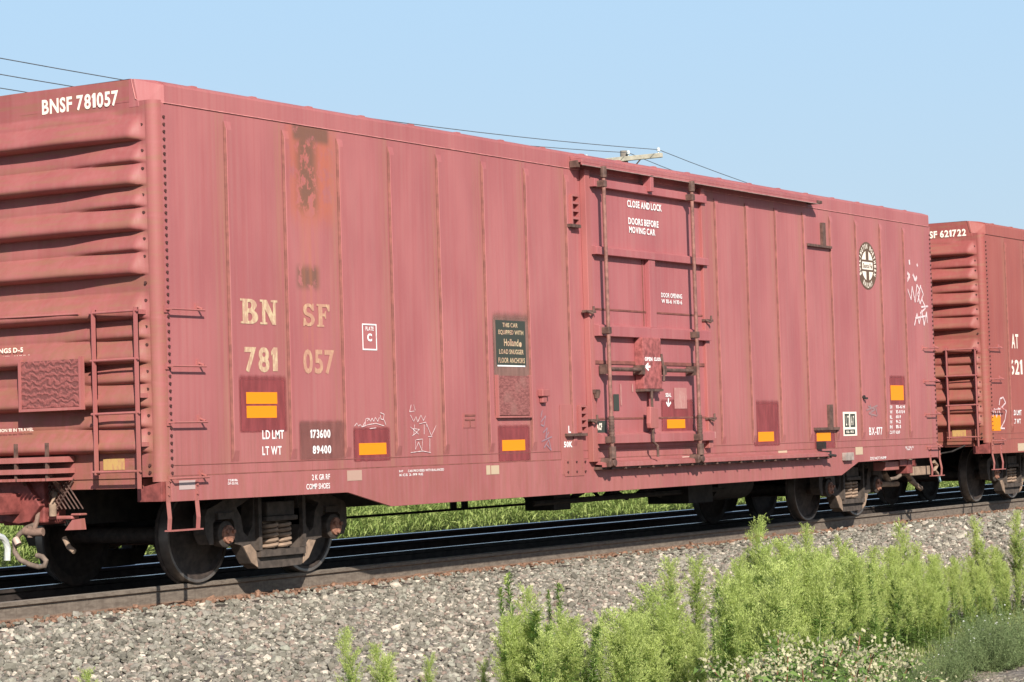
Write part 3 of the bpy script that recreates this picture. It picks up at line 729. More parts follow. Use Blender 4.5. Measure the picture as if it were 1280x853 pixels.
P((941, 498, 975, 558), P_red); P((1018, 540, 1045, 562), P_red); P((1112, 468, 1132, 506), P_red)
side_text('LD LMT', (328, 538, 355, 549), W_white, wall, bold=.02); side_text('173600', (388, 537, 413, 548), W_white, wall, bold=.03)
side_text('LT WT', (328, 558, 352, 569), W_white, wall, bold=.02); side_text('89400', (391, 557, 414, 567.5), W_white, wall, bold=.03)
for b in ((308, 490.5, 346.5, 505), (308.5, 507.5, 346, 522.5), (449, 554, 483, 568.5), (628, 550, 656.5, 563.5), (948, 540, 967.5, 552), (1021, 540.5, 1038.5, 551.5), (1113.5, 482, 1129.5, 500.5)):
    side_rect(b, W_orange, wall, 'reflector', -.005, t=.0015)
# PLATE C box
def frame_px(box, t, mat, name, Y=-.005, par=wall):
    x0, z0, x1, z1 = pxbox(*box, Y); m = MB()
    m.box(x0, x1, Y, Y+.001, z1-t, z1); m.box(x0, x1, Y, Y+.001, z0, z0+t); m.box(x0, x0+t, Y, Y+.001, z0+t, z1-t); m.box(x1-t, x1, Y, Y+.001, z0+t, z1-t)
    return m.build(name, mat, par)
frame_px((453, 405, 471, 438), .014, W_white, 'plate_mark'); side_text('PLATE', (457, 408.5, 467, 413.5), W_white, wall, bold=.02); side_text('C', (459, 417, 465, 427), W_white, wall, bold=.05)
# black notice
P((616, 386, 665, 522), P_grey, -.0025); side_rect((620, 401, 657, 458), W_black, wall, 'notice_panel', -.004, t=.001)
for s, b in (('THIS CAR', (628, 404, 647, 409.5)), ('EQUIPPED WITH', (623, 413, 654, 419.5)), ('Holland', (630, 424, 648, 433)), ('LOAD SNUGGER', (624, 437, 654.5, 443)), ('FLOOR ANCHORS', (623, 447.5, 656, 454))):
    side_text(s, b, W_cream, wall, Y=-.0065, bold=.02)
m = MB(); c0 = S(650.5, 431, -.0065); m.add([(c0[0]+.028*cos(a), -.0065, c0[1]+.028*sin(a)) for a in np.linspace(0, 2*pi, 12, endpoint=False)], [tuple(range(12))]); m.build('emblem', W_cream, wall, fixn=False)
side_rect((622, 456.8, 656.5, 458.6), W_white, wall, 'underline', -.0065, t=.001)
b2 = side_rect((624, 470, 662, 519), M_board2, wall, 'routing_board', -.03, t=.02)
frm = MB(); x0, z0, x1, z1 = pxbox(623, 469, 663, 520, -.03); frm.box(x0-.02, x0, -.04, 0, z0-.02, z1); frm.box(x1, x1+.02, -.04, 0, z0-.02, z1); frm.box(x0, x1, -.04, 0, z0-.02, z0); frm.build('board_frame', M_trim, wall)
# small hatch and brackets
x0, z0, x1, z1 = pxbox(578.5, 517, 594, 535, 0); m = MB(); m.box(x0, x1, -.006, 0, z0, z1)
m.mi = 1; m.box(x0+.03, x1-.01, -.012, -.006, z1-.03, z1-.012); m.box(x0+.03, x1-.02, -.012, -.006, z1-.075, z1-.06); m.box((x0+x1)/2, (x0+x1)/2+.012, -.012, -.006, z0+.01, z1-.075)
m.build('small_hatch', [M_trim, M_seam], wall)
x0, z0, x1, z1 = pxbox(672, 487, 681, 496, 0); m = MB(); m.box(x0, x1, -.07, 0, z0, z1); m.box(x0+.03, x1-.03, -.05, 0, z0-.07, z0); m.build('latch_bracket', M_trim, wall, bevel=.01)
# chalk marks
scrawl([[(443,533),(446,529),(448,533),(450,531),(453,534),(456,528)], [(452,534),(460,531),(470,529.5),(480,532.5)], [(456,533),(457,524),(460,523)], [(459,527),(461,523),(463,527),(465,523),(467,527),(469,522),(472,527),(474,522)], [(475,516),(480,518),(479,525),(476,524),(475,519)], [(480,525),(482,531)], [(462,536),(470,535)]], W_chalk, wall, 'chalk_scrawl')
scrawl([[(514,506),(512,515),(518,514)], [(517,506),(519,513)], [(513,519),(517,527),(520,521),(522,528),(526,519),(529,526),(532,520)], [(513,534),(521,541),(515,545)], [(518,531),(517,544),(524,537),(516,536),(523,543)], [(530,531),(530,543)], [(533,530),(539,545),(545,532)], [(535,546),(540,546)], [(519,550),(519,562),(523,553),(527,563),(528,549),(520,550)], [(537,548),(537,566)], [(513,566),(528,564),(538,566)], [(524,530),(532,528),(533,534)]], W_chalk, wall, 'chalk_scrawl', r=.0036)
scrawl([[(678,513),(676,522)], [(676,528),(682,520),(680,533),(676,531)], [(679,541),(684,535),(682,548),(686,540)], [(677,552),(690,546)], [(680,560),(686,550),(689,563),(683,556)]], W_blue, wall, 'chalk_scrawl', r=.008)
scrawl([[(1136.5,325),(1137,331)], [(1146,330),(1147,333)], [(1134,341),(1137,345),(1134,351)], [(1141,343),(1144,351),(1146,346)]], W_chalk, wall, 'spray_tag', r=.025)
scrawl([[(1134,373),(1134,360),(1139,375),(1140,358),(1144,378),(1146,356),(1150,364),(1147,378)], [(1150,357),(1154,368),(1150,380),(1147,368),(1151,357)], [(1152,374),(1157,385),(1150,392)], [(1143,407),(1146,392),(1149,405),(1152,388),(1155,407),(1158,390),(1159,404)], [(1144,398),(1158,395)], [(1151,384),(1160,383)]], W_tag, wall, 'spray_tag', r=.014)
scrawl([[(1085,508),(1094,512),(1086,517),(1096,520)], [(1088,506),(1090,522)], [(1083,513),(1097,507)], [(1094,508),(1097,520)]], mark('grey_smudge', (.25, .20, .20), .9, sc=60.), wall, 'spray_tag', r=.012)
x0, z0 = S(1077, 497); m = MB(); m.cyl((x0, 0, z0), (x0, -.05, z0), .03, 10); m.box(x0-.02, x0+.09, -.06, -.04, z0-.03, z0+.0); m.build('door_stop_bolt', M_dark, wall)
# herald
hx, hz = S(1083.8, 332.5)[0], S(1083.8, 332.5)[1]; Rr = .345
def disc(r, Y, n=48, a0=0, a1=2*pi): return [(hx+r*cos(a), Y, hz+r*sin(a)) for a in np.linspace(a0, a1, n, endpoint=(a1-a0 < 6))]
m = MB(); m.add(disc(Rr, -.0035), [tuple(range(48))]); he = m.build('round_herald', W_brown, wall, fixn=False)
m = MB(); gx, gz_, ri = .052, .085, .215
for sx in (-1, 1):
    for sz in (-1, 1):
        pts = [(sx*gx, sz*gz_)]; 
        for a in np.linspace(math.acos(gx/ri), math.asin(gz_/ri), 10): pts.append((sx*ri*cos(a), sz*ri*sin(a)))
        m.add([(hx+p[0], -.0055, hz+p[1]) for p in pts], [tuple(range(len(pts)))])
m.add([(hx+a, -.0055, hz+b) for a, b in ((-.19, -.055), (.19, -.055), (.19, .055), (-.19, .055))], [(0,1,2,3)])
m.build('herald_cross', W_endw, wall, fixn=False)
v, f = text_mesh('Santa Fe', .03); v = fit(v, hx-.16, hz-.035, hx+.16, hz+.035); MB().add([(a, -.0075, b) for a, b in v], f).build('lettering', W_brown, wall, fixn=False)
m = MB()
for word, a0, a1, flip in (('BURLINGTON NORTHERN', 205, -25, 1), ('RAILWAY', 240, 300, -1)):
    for i, ch in enumerate(word):
        if ch == ' ': continue
        th = radians(a0+(a1-a0)*i/(len(word)-1)); v, f = text_mesh(ch, .04); v = fit(v, -.020 if ch != 'I' else -.006, -.036, .020 if ch != 'I' else .006, .036)
        rr = .282; ux, uz = (sin(th), -cos(th)) if flip > 0 else (-sin(th), cos(th)); vx, vz = (cos(th), sin(th)) if flip > 0 else (-cos(th), -sin(th))
        m.add([(hx+rr*cos(th)+a*ux+b*vx, -.0055, hz+rr*sin(th)+a*uz+b*vz) for a, b in v], f)
m.build('lettering', W_endw, wall, fixn=False)
# right-hand hardware and marks
def lbracket(box_h, box_v):
    m = MB(); x0, z0, x1, z1 = pxbox(*box_h); m.box(x0, x1, -.05, 0, z0, z1); x0, z0, x1, z1 = pxbox(*box_v); m.box(x0, x1, -.04, 0, z0, z1); m.build('stop_bracket', M_rod, wall)
lbracket((1006.5, 306.5, 1036, 309.5), (1025, 279, 1029, 307)); lbracket((1017, 534.5, 1046, 538), (1034, 506, 1038.5, 535))
side_rect((1054, 515, 1071, 545), W_endw, wall, 'label_panel', -.004, t=.001)
for b in ((1056, 517.5, 1061.5, 534), (1063, 517.5, 1069, 534), (1056, 537, 1069, 543)): side_rect(b, W_black, wall, 'label_cell', -.0062, t=.001)
side_text('L T', (1057.5, 520, 1061, 532), W_endw, wall, Y=-.008, bold=.02); side_text('A 7', (1064, 520, 1067.5, 532), W_endw, wall, Y=-.008, bold=.02); side_text('12-93', (1058, 538.5, 1067, 541.5), W_endw, wall, Y=-.008)
side_text('BX-177', (1086.5, 534, 1103, 544), W_white, wall, bold=.015)
for i, (a, b) in enumerate((('EW', '10-6 H'), ('W', '15-0 1/4'), ('IL', '60-9'), ('IW', '9-2'), ('IH', '11-1'))):
    yy = 507+i*6.2; side_text(a, (1112.5, yy, 1115.5, yy+4.2), W_white, wall, bold=.02); side_text(b, (1120, yy-.4, 1131-(i > 1)*5, yy+3.8), W_white, wall, bold=.02)
side_text('CU FT 6269', (1112, 538.5, 1125, 542.5), W_white, wall, bold=.02)
for b, mt in (((1069.5, 559, 1078.5, 568.5), W_tan), ((973, 563.5, 984, 572.5), W_tan), ((434, 588, 452.5, 601), mark('rust_tan_tape', (.44, .28, .22), .3)), ((608, 582, 613, 593.5), W_tan), ((614, 582, 624, 593), W_tan), ((224, 600.5, 245, 612), mark('grey_tape_faded', (.45, .34, .32), .4))):
    side_rect(b, mt, wall, 'sill_label', -.0095, t=.001)
for s, b in (('2 K GR RF', (390, 593, 412.5, 600)), ('COMP SHOES', (383, 604.5, 412.5, 611.5)), ('751016', (285, 599, 297, 602)), ('DF-05 NL', (285, 603, 298, 606)), ('CAR PROVIDED WITH BALANCED', (510, 586.5, 555, 589.5)), ('INT', (499, 588, 504, 590.5)), ('KCS 2-99 RE', (499.5, 592, 529, 595)), ('BLT 10-72', (1132, 558, 1142, 560.5)), ('TRK 5', (1133, 561, 1140, 563)), ('DO NOT HUMP', (1088, 571, 1108, 574.5))):
    side_text(s, b, W_white, wall, Y=-.0095, bold=.012)
m = MB(); x0, z0, x1, z1 = pxbox(1052, 566, 1062, 576); m.box(x0, x1, -.07, -.004, z0, z1); m.build('sill_bracket', simple('grey_bracket_paint', (.30, .24, .21), .7), wall, bevel=.008)
# reinforcing plate and slotted stops left of the door
x0, z0, x1, z1 = pxbox(700.5, 506, 728, 590); m = MB(); m.box(x0, x1, -.010, -.004, z0-.03, z1); m.box(x0+.06, x1, -.013, -.010, z0-.05, z0+.14); m.build('reinforcing_plate', M_trim, wall, bevel=.003)
m = MB(); bolts(m, [(x0+.12+i*.2, -.013, z0+dz) for i in range(3) for dz in (0, .11)], .012, (0, -1, 0)); m.build('plate_rivets', M_rivet, wall)
side_text('L', (710.5, 532.5, 713.5, 541.5), W_white, wall, Y=-.0125, bold=.03); side_text('50K', (705, 552, 715.5, 559.5), W_white, wall, Y=-.0125, bold=.04)
for b in ((709.5, 245, 719.5, 283), (720.5, 508, 729, 541)):
    x0, z0, x1, z1 = pxbox(*b); m = MB(); m.box(x0, x0+.02, -.06, 0, z0, z1); m.box(x1-.02, x1, -.06, 0, z0, z1)
    for k in range(5): z = z0+(z1-z0)*k/4; m.box(x0+.02, x1-.02, -.055, 0, z-.012, z+.012)
    m.build('slotted_stop', M_trim, wall)
x0, z0, x1, z1 = pxbox(705, 542, 729, 545.5); m = MB(); m.box(x0, x1, -.06, 0, z0, z1); x0, z0, x1, z1 = pxbox(707, 281, 720, 285); m.box(x0, x1, -.07, 0, z0, z1); m.build('stop_shelf', M_rod, wall)

# ---- plug door
D0 = -.055                       # door face
door = empty('plug_door', parent=car)
dx0, dx1 = 7.72, 10.62; dz0, dz1 = 1.15, 4.30
m = MB(); m.box(dx0, dx1, D0+.02, -.001, dz0, dz1); m.build('door_panel', M_door, door)
def hbeam(zt, zb, dep=.06): return MB().prism([(D0+.02, zt+.02), (D0-dep, zt-.005), (D0-dep, zb), (D0+.02, zb)], 'x', dx0+.02, dx1-.02).build('door_beam', M_door, door, bevel=.004)
BT = [(4.265, 4.17), (3.475, 3.385), (2.565, 2.44), (1.305, 1.195)]
for a, b in BT: hbeam(a, b)
m = MB()
for z in (2.755, 1.485): m.box(dx0, dx1, D0+.012, D0+.019, z-.008, z+.012)
m.box(8.96, 8.975, D0+.012, D0+.019, 2.565, 3.385); m.box(dx0, dx1, D0+.008, D0+.02, 2.12, 2.16)
m.build('door_joint', M_seam, door)
for x in (7.58, 10.52):          # door edge frames standing on the car side
    m = MB(); m.box(x, x+.11, -.075, 0, .99 if x < 8 else 1.1, 4.36); m.build('door_post', M_trim, door, bevel=.006)
m = MB(); m.box(9.03, 9.19, D0-.045, D0+.02, 2.565, 3.385); m.build('center_post', M_door, door, bevel=.004)
LB = pxbox(804.5, 424, 827, 490, D0-.10); HB = pxbox(811, 511, 822, 530, D0-.12); hc = (HB[0]+HB[2])/2
m = MB(); m.box(LB[0], LB[2], D0-.10, D0+.02, 1.83, 2.44); m.build('lock_box', simple('lock_box_red', (.30, .085, .080), .7, var=.4, scale=14), door, bevel=.008)
m = MB(); m.box(LB[0], LB[2]+.01, D0-.11, D0+.02, 1.80, 1.83); m.tube([(hc, D0-.11, 1.80), (hc, D0-.11, 1.20), (hc+.05, D0-.14, 1.15), (hc+.05, D0-.14, 1.02)], .017, 8)
m.tube([(LB[2]-.02, D0-.11, 2.25), (LB[2], D0-.13, 2.05), (LB[2]-.03, D0-.14, 1.92)], .015, 8); m.build('crank_handle', M_rod, door)
m = MB(); m.prism([(HB[0]+.015, 1.36), (HB[2]-.015, 1.36), (HB[2], 1.40), (HB[2]-.01, 1.60), (HB[0]+.02, 1.62), (HB[0], 1.42)], 'y', D0-.14, D0-.08); m.build('handle_casting', M_trim, door, bevel=.012)
m = MB(); m.box(9.0, 9.12, D0-.014, D0+.02, 1.28, 1.80); m.build('lock_backing', M_door, door)
def piece(name, mat, fn, bevel=.005, **k):
    m = MB(); fn(m); return m.build(name, mat, door, bevel=bevel, **k)
M_lockrod = simple('rusty_lock_rod', (.215, .098, .078), .7, var=.35, scale=14)
RODX = [S(760, 400, D0-.13)[0], S(870, 400, D0-.13)[0]]
for xr_ in RODX:
    m = MB(); yr_ = D0-.13
    m.tube([(xr_, yr_, 1.05), (xr_, yr_, 4.36)], .023, 12); m.build('lock_rod', M_lockrod, door, smooth=True)
    m = MB()
    for z in (4.20, 2.50, 1.24): piece('rod_bearing', M_rod, lambda m: m.box(xr_-.034, xr_+.034, yr_-.028, D0, z-.038, z+.038))
    for k in range(6): m.cyl((xr_, yr_, 1.30+k*.035), (xr_, yr_, 1.320+k*.035), .036, 14)
    m.cyl((xr_, yr_, 1.28), (xr_, yr_, 1.51), .032, 12); m.build('rod_spring', M_rod, door)
    piece('rod_collar', M_rod, lambda m: m.cyl((xr_, yr_, 1.02), (xr_, yr_, 1.16), .045, 12)); piece('rod_collar', M_rod, lambda m: m.cyl((xr_, yr_, 4.27), (xr_, yr_, 4.40), .04, 12))
    m = MB(); m.prism([(xr_-.07, .92), (xr_+.01, .945), (xr_+.06, .915), (xr_+.07, .98), (xr_+.03, 1.03), (xr_-.04, 1.03), (xr_-.08, .98)], 'y', yr_-.01, D0+.0); m.lathe([(-.03, .0), (-.03, .045), (.02, .045), (.02, 0)], (xr_+.02, yr_, .975), 18)
    m.build('roller_hanger', M_rod, door, bevel=.01)
for x0_, x1_ in ((RODX[0]+.02, LB[0]-.03), (LB[2]+.05, RODX[1]-.02)):
    m = MB(); m.tube([(x0_, D0-.09, 2.055), (x1_, D0-.09, 2.055)], .024, 8); m.box(x0_-.03, x0_+.04, D0-.12, D0, 2.0, 2.11); m.box(x1_-.04, x1_+.03, D0-.12, D0, 2.0, 2.11); m.build('crank_rod', M_rod, door)
for x_, z_ in ((7.62, 2.72), (10.62, 2.70), (7.62, 1.47), (10.62, 1.47)):
    m = MB(); m.box(x_-.12, x_+.10, D0-.035, D0+.03, z_-.016, z_+.012); m.cyl((x_+.05, D0-.03, z_+.0), (x_+.05, D0-.03, z_+.06), .014, 8); m.tube([(x_-.12, D0-.03, z_), (x_-.05, D0-.07, z_-.03), (x_+.06, D0-.03, z_)], .014, 6); m.build('door_latch', M_rod, door)
m = MB(); m.box(7.60, 7.70, -.12, -.075, 1.78, 1.82); m.cyl((7.65, -.10, 1.72), (7.65, -.10, 1.80), .03, 10, .05); m.build('door_latch', M_rod, door)
DY = D0+.006
def dtext(s, b, bold=.03, mt=W_white, Y=None): 
    side_text(s, b, mt, door, Y=DY+.006 if Y is None else Y, bold=bold)
dtext('CLOSE AND LOCK', (784, 253, 827, 261.8), .03); dtext('DOORS BEFORE', (785.5, 274.3, 823, 282.8), .03); dtext('MOVING CAR', (786.5, 285, 819, 293), .03)
dtext('DOOR OPENING', (826.5, 367, 852.5, 372.8), .02); dtext('W 10-6  H 10-6', (827, 374.8, 852.5, 380), .02)
dtext('OPEN', (806, 446.5, 815.5, 451.5), .05, Y=D0-.102); dtext('CLOSE', (817.5, 447, 827, 451.5), .05, Y=D0-.102)
dtext('SEAL', (832, 491.5, 839, 496.5), .04)
scrawl([[(807, 458.5), (813, 458.5)], [(810.5, 454.5), (807, 458.5), (811, 463)]], W_white, door, 'arrow', Y=D0-.103, r=.013)
scrawl([[(835.5, 498), (835.5, 507)], [(833, 503), (835.5, 508), (838.5, 503)]], W_white, door, 'arrow', Y=DY+.006, r=.013)
def drect(b, mt, n, Y=None, t=.001): side_rect(b, mt, door, n, DY+.005 if Y is None else Y, t=t)
drect((767, 493, 774, 513.5), W_black, 'tape_square'); drect((843, 485, 858.5, 511), W_ghost, 'ghost_sign'); drect((775.5, 480, 777, 507), W_ghost, 'ghost_sign'); drect((790, 480, 791.5, 490), W_ghost, 'ghost_sign')
drect((745.5, 526, 758.5, 545), W_black, 'logo_plate'); dtext('ACF', (746, 529, 752.5, 538), .06, W_endw, Y=DY+.002)
drect((826, 497, 869, 542), P_red, 'paint_patch', Y=DY+.009); drect((834, 524.5, 856.5, 535.5), W_orange, 'reflector', Y=DY+.004)
drect((853, 571, 862, 578.5), W_endw, 'label_scrap', Y=-.012); drect((880, 540, 895, 548), W_ghost, 'label_scrap', Y=-.080)
# tracks for the door
m = MB(); xa_, xb_ = 7.36, 13.93
m.box(xa_, xb_, -.17, -.015, 4.415, 4.455); m.box(xa_, xb_, -.17, -.15, 4.385, 4.415); m.prism([(-.17, 4.455), (-.014, 4.50), (-.014, 4.455)], 'x', xa_, xb_)
m.build('upper_door_track', M_body, door, bevel=.004)
piece('track_stop', M_rod, lambda m: m.box(xa_-.02, xa_+.04, -.12, -.015, 4.36, 4.44)); piece('track_stop', M_rod, lambda m: m.box(xb_-.10, xb_+.05, -.19, -.02, 4.39, 4.43))
for x in (9.05,): piece('track_hanger', M_door, lambda m: m.box(x-.04, x+.04, -.17, -.06, 4.20, 4.40))
m = MB(); m.tube([(xa_, -.175, 4.383), (xb_, -.175, 4.383)], .006, 6); m.build('track_edge', simple('pale_track_edge', (.33, .22, .19), .6), door)  # paler line along the lower lip of the track
ta, tb = 7.69, 14.02
m = MB(); m.prism([(-.006, 1.00), (-.10, .985), (-.145, .975), (-.145, .925), (-.115, .925), (-.115, .95), (-.006, .96)], 'x', ta, tb); m.build('lower_door_track', M_body, door, bevel=.003)
m = MB(); m.box(ta, tb, -.11, -.007, .90, .93)
for k in range(19): x = ta+.2+k*.34; m.cyl((x, -.14, .905), (x, -.05, .905), .014, 6)
m.build('track_flange', M_rod, door)
m = MB(); m.box(tb-.05, tb+.10, -.13, -.0, .90, 1.0); m.box(tb-.12, tb-.05, -.12, 0, 1.03, 1.13); m.tube([(tb-.1, -.12, .95), (tb+.16, -.16, .93)], .02, 6); m.build('track_end_stop', M_dark, door)

# ---- couplers, hoses and under-body rigging
def coupler_set(parent, x, s, rich=True):
    cp = empty('coupler', parent=parent)
    W = 2*HW; c = HW
    f = lambda a: x+s*a
    def bx(m, a0, a1, *r): m.box(min(f(a0), f(a1)), max(f(a0), f(a1)), *r)
    m = MB(); bx(m, -.45, .06, c-.22, c+.22, .62, 1.02); bx(m, -.02, .10, c-.32, c+.32, .64, 1.10); m.build('striker', M_deep, cp, bevel=.015)
    m = MB(); bx(m, .0, .72, c-.09, c+.09, .72, .92); bx(m, .62, 1.02, c-.16, c+.14, .66, .96); bx(m, .9, 1.13, c+.02, c+.20, .67, .95); m.build('coupler_head', M_deep if rich else M_truck, cp, bevel=.03)
    m = MB(); bx(m, .88, 1.08, c-.20, c-.05, .64, .98); m.build('knuckle', M_truckrust, cp, bevel=.03)
    m = MB(); m.tube([(f(.02), 2.8, .95), (f(.14), 2.6, .86), (f(.3), 2.0, .8), (f(.55), c+.1, .62)], .013, 6) if rich else m.tube([(f(.02), .42, .95), (f(.14), .60, .86), (f(.20), 1.0, .80), (f(.35), 1.4, .76), (f(.55), c, .62)], .013, 6); m.build('uncoupling_lever', M_dark, cp)
    m = MB(); P_ = [(f(.03), 1.28, .80), (f(.16), 1.27, .80), (f(.28), 1.27, .74), (f(.42), 1.30, .56), (f(.62), 1.38, .46), (f(.85), 1.46, .44), (f(1.05), 1.5, .55)]
    if rich: P_ = [(f(-.02), 1.27, .92), (f(.06), 1.22, .90), (f(.10), 1.20, .80), (f(.10), 1.20, .70)]
    m.tube(P_, .034 if rich else .03, 10); m.build('train_pipe', M_truckrust if rich else M_hose, cp, smooth=True)
    return cp
coupler_set(car, 0, -1)
coupler_set(car, L, 1, False)
# hose, angle cock and little ledges seen at the left end
hose = MB(); pts = [E_(*p, X=-.12) for p in ((44, 656), (34, 660), (25, 668), (19, 678), (20, 690), (27, 700), (40, 706), (52, 709), (59, 707), (61, 701), (57, 696), (50, 694))]
hose.tube([(-.12-.004*i, y, z) for i, (y, z) in enumerate(pts)], .024, 10); hose.build('air_hose', M_hose, car, smooth=True)
def blob(n, boxes, mat, X=-.10, bev=.012, dep=.10):
    m = MB()
    for b in boxes:
        ya, za = E_(b[0], b[3], X); yb, zb_ = E_(b[2], b[1], X); m.box(X, X+dep, min(ya, yb), max(ya, yb), min(za, zb_), max(za, zb_))
    return m.build(n, mat, car, bevel=bev)
m = MB(); e2_ = lambda px_, py_, X: (X, *E_(px_, py_, X))
m.tube([e2_(54, 665, -.10), e2_(40, 666, -.13), e2_(30, 664, -.15)], .038, 12); m.tube([e2_(48, 640, -.10), e2_(46, 652, -.12), e2_(42, 664, -.13)], .022, 8); m.cyl(e2_(38, 672, -.13), e2_(38, 658, -.13), .03, 10); m.build('angle_cock', simple('dusty_brown_casting', (.20, .125, .095), .85, var=.35), car, smooth=True)
m = MB(); m.cyl(e2_(19, 673, -.15), e2_(23, 681, -.15), .032, 10); m.build('hose_coupling', simple('worn_bright_casting', (.45, .33, .27), .5), car, smooth=True)
blob('bracket_ledge', [(48, 645, 90, 650), (53, 640, 57, 646), (61, 640, 65, 646), (88, 642, 100, 645)], M_trim, X=-.05)
m = MB(); q = [E_(*p, X=-.02) for p in ((92, 650), (106, 648), (108, 662), (83, 663))]; m.prism([(a, b) for a, b in q], 'x', -.04, -.02); m.build('gusset_plate', M_trim, car)
m = MB(); q = [E_(*p, X=-.12) for p in ((0, 598), (14, 596), (34, 602), (54, 632), (40, 652), (26, 655), (5, 652), (6, 612), (0, 612))]; m.prism([(a, b) for a, b in q], 'x', -.16, -.06); m.build('draft_casting', M_deep, car, bevel=.01)
m = MB()
for i in range(7): m.tube([(-.03, 1.42-.05*i, 1.03), (-.03, 1.20-.05*i, .76)], .007, 4)
for i in range(7): m.tube([(-.035, 1.0+.05*i, 1.03), (-.035, 1.2+.05*i, .78)], .007, 4)
m.build('step_mesh', M_rod, car, label='expanded metal mesh below the platform')
m = MB(); a = E_(80, 672, .2); b = E_(86, 684, .2); c_ = E_(93, 690, .2); m.tube([(.2, a[0], a[1]), (.2, b[0], b[1]), (.2, c_[0], c_[1])], .025, 8); m.build('brake_hanger', M_truckrust, car, smooth=True)
m = MB(); m.tube([(2.9, 2.7, .42), (8.5, 2.7, .43), (12.5, 2.7, .44)], .016, 6)
for px_ in (567, 581): x = S(px_, 640, 2.7)[0]; m.box(x-.05, x+.05, 2.68, 2.72, .42, 1.0)
m.build('brake_rod', M_dark, car)
m = MB()
for a in ((8.9, 9.6, 10.3), (9.8, 10.5, 11.2), (10.6, 11.4, 12.0)):
    m.tube([(a[0], 1.0, .55), (a[1], 1.05, .70), (a[2], 1.0, .50)], .035, 6); m.tube([(a[0], 1.9, .86), (a[1], 2.0, .46), (a[2], 1.9, .84)], .026, 6)
m.tube([(7.8, .9, .52), (12.8, .9, .54)], .035, 6); m.box(11.6, 12.3, .8, 1.4, .38, .9); m.box(8.3, 8.7, .9, 1.3, .42, .8)
m.build('brake_rigging', M_dark, car)
MB().cyl((12.6, 1.1, .62), (13.7, 1.1, .62), .24, 20).build('air_reservoir', M_dark, car, smooth=True)
# right end details of the near car
m = MB(); pts = [S(*p, Y=.05) for p in ((1167, 577), (1171, 582), (1168, 588), (1173, 594), (1175, 602))]; m.tube([(x, .05, z) for x, z in pts[:4]], .03, 8); m.build('angle_cock', M_truckrust, car, smooth=True)
m = MB(); m.tube([(x, .05, z) for x, z in pts[2:]], .02, 8); m.build('end_hose', simple('pale_blue_hose', (.38, .55, .58), .6), car, smooth=True)
def sblob(n, boxes, mat, Y, dep=.2, bev=.01):
    m = MB()
    for b in boxes: x0, z0, x1, z1 = pxbox(*b, Y); m.box(x0, x1, Y, Y+dep, z0, z1)
    return m.build(n, mat, car, bevel=bev)
sblob('sill_gear', [(1107, 577, 1124, 588)], M_trim, .12); sblob('red_bracket', [(1125, 574, 1134, 583), (1135, 575, 1141, 592)], M_deep, .10); sblob('cast_bracket', [(1142, 583, 1163, 594)], M_truckrust, .12)
for a, b in (((1105, 591), (1111, 601)), ((1137, 600), (1151, 611)), ((1100, 606), (1122, 605)), ((1133, 592), (1142, 603))):
    p, q = S(*a, .5), S(*b, .5); m = MB(); m.tube([(p[0], .5, p[1]), (q[0], .5, q[1])], .04, 8); m.build('brake_lever', M_truckrust, car, smooth=True)

# ---- the next boxcar
X2 = 20.66
car2, wall2, end2, _ = make_body(False); car2.location = (X2, 0, 0.03)
tag(car2, 'red boxcar numbered 621722 coupled behind, cut off by the right edge', 'boxcar', 'red boxcars coupled in one train')
OX[0] = X2
def t2(s, b, mt, Y=-.004, **k): side_text(s, b, mt, wall2, Y=Y, **k)
for o_ in (): pass
side_text('AT', (1264.5, 420, 1273, 438), W_endw, wall2, bold=.02); side_text('SF', (1290, 420, 1301, 438), W_endw, wall2, bold=.02)
side_text('621', (1262.5, 452, 1278, 471), W_endw, wall2, bold=.02); side_text('722', (1290, 452, 1304, 471), W_endw, wall2, bold=.02)
side_text('LD LMT', (1266, 515, 1277, 521.5), W_white, wall2, bold=.03); side_text('LT WT', (1267, 526, 1276, 532), W_white, wall2, bold=.03)
side_rect((1240, 522, 1251, 541), W_orange, wall2, 'reflector', -.005, t=.001); side_rect((1272.5, 556.5, 1284, 566), W_tan, wall2, 'sill_label', -.009, t=.001)
scrawl([[(1241,525),(1243,513),(1246,524),(1248,512),(1251,523)], [(1249,509),(1250,501),(1254,499),(1257,506),(1252,512),(1258,516),(1256,528),(1251,538),(1256,538)], [(1240,516),(1252,513)]], W_tag, wall2, 'spray_tag', r=.013)
yR = E_(1207.5, 288, X2)[0]; y6 = E_(1171.5, 290, X2)[0]
end_text('ATSF 621722', yR+(y6-yR)*1.72, 4.335, yR, 4.455, W_endw, end2, X=-.004, bold=.035)
MB().box(-.022, -.014, .40, .63, 1.10, 1.20).build('end_label', W_yell, end2)
OX[0] = 0
coupler_set(car2, 0, -1, False)

# ------------------------------------------------------------------ utility line
PX, PY = 44.0, 19.2
def make_pole(x, label):
    p = empty('utility_pole', (x, PY, gz(PY)-.0)); tag(p, label, 'utility pole', 'poles of the overhead line')
    zt = 9.25-gz(PY)
    MB().cyl((0, 0, -.3), (0, 0, zt+.25), .15, 14, .11).build('pole', M_pole, p, smooth=True)
    ca = MB().box(-.17, -.06, -1.28, 1.28, zt-.06, zt+.07).build('crossarm', M_arm, p, bevel=.01)
    m = MB(); m.tube([(-.13, -.6, zt-.05), (-.10, 0, zt-.6)], .02, 5); m.tube([(-.13, .6, zt-.05), (-.10, 0, zt-.6)], .02, 5); m.build('arm_brace', M_rod, p)
    for y in (-1.17, -.2, 1.17):
        MB().lathe([(0, 0), (0, .02)], (0, 0, 0), 4) if False else None
        m = MB(); m.cyl((-.115, y, zt+.07), (-.115, y, zt+.15), .015, 6); m.tube([(-.115, y, zt+.13), (-.115, y, zt+.17), (-.115, y, zt+.21), (-.115, y, zt+.23)], .055, 10, r1=.035); m.build('insulator', M_glass, p)
    return p
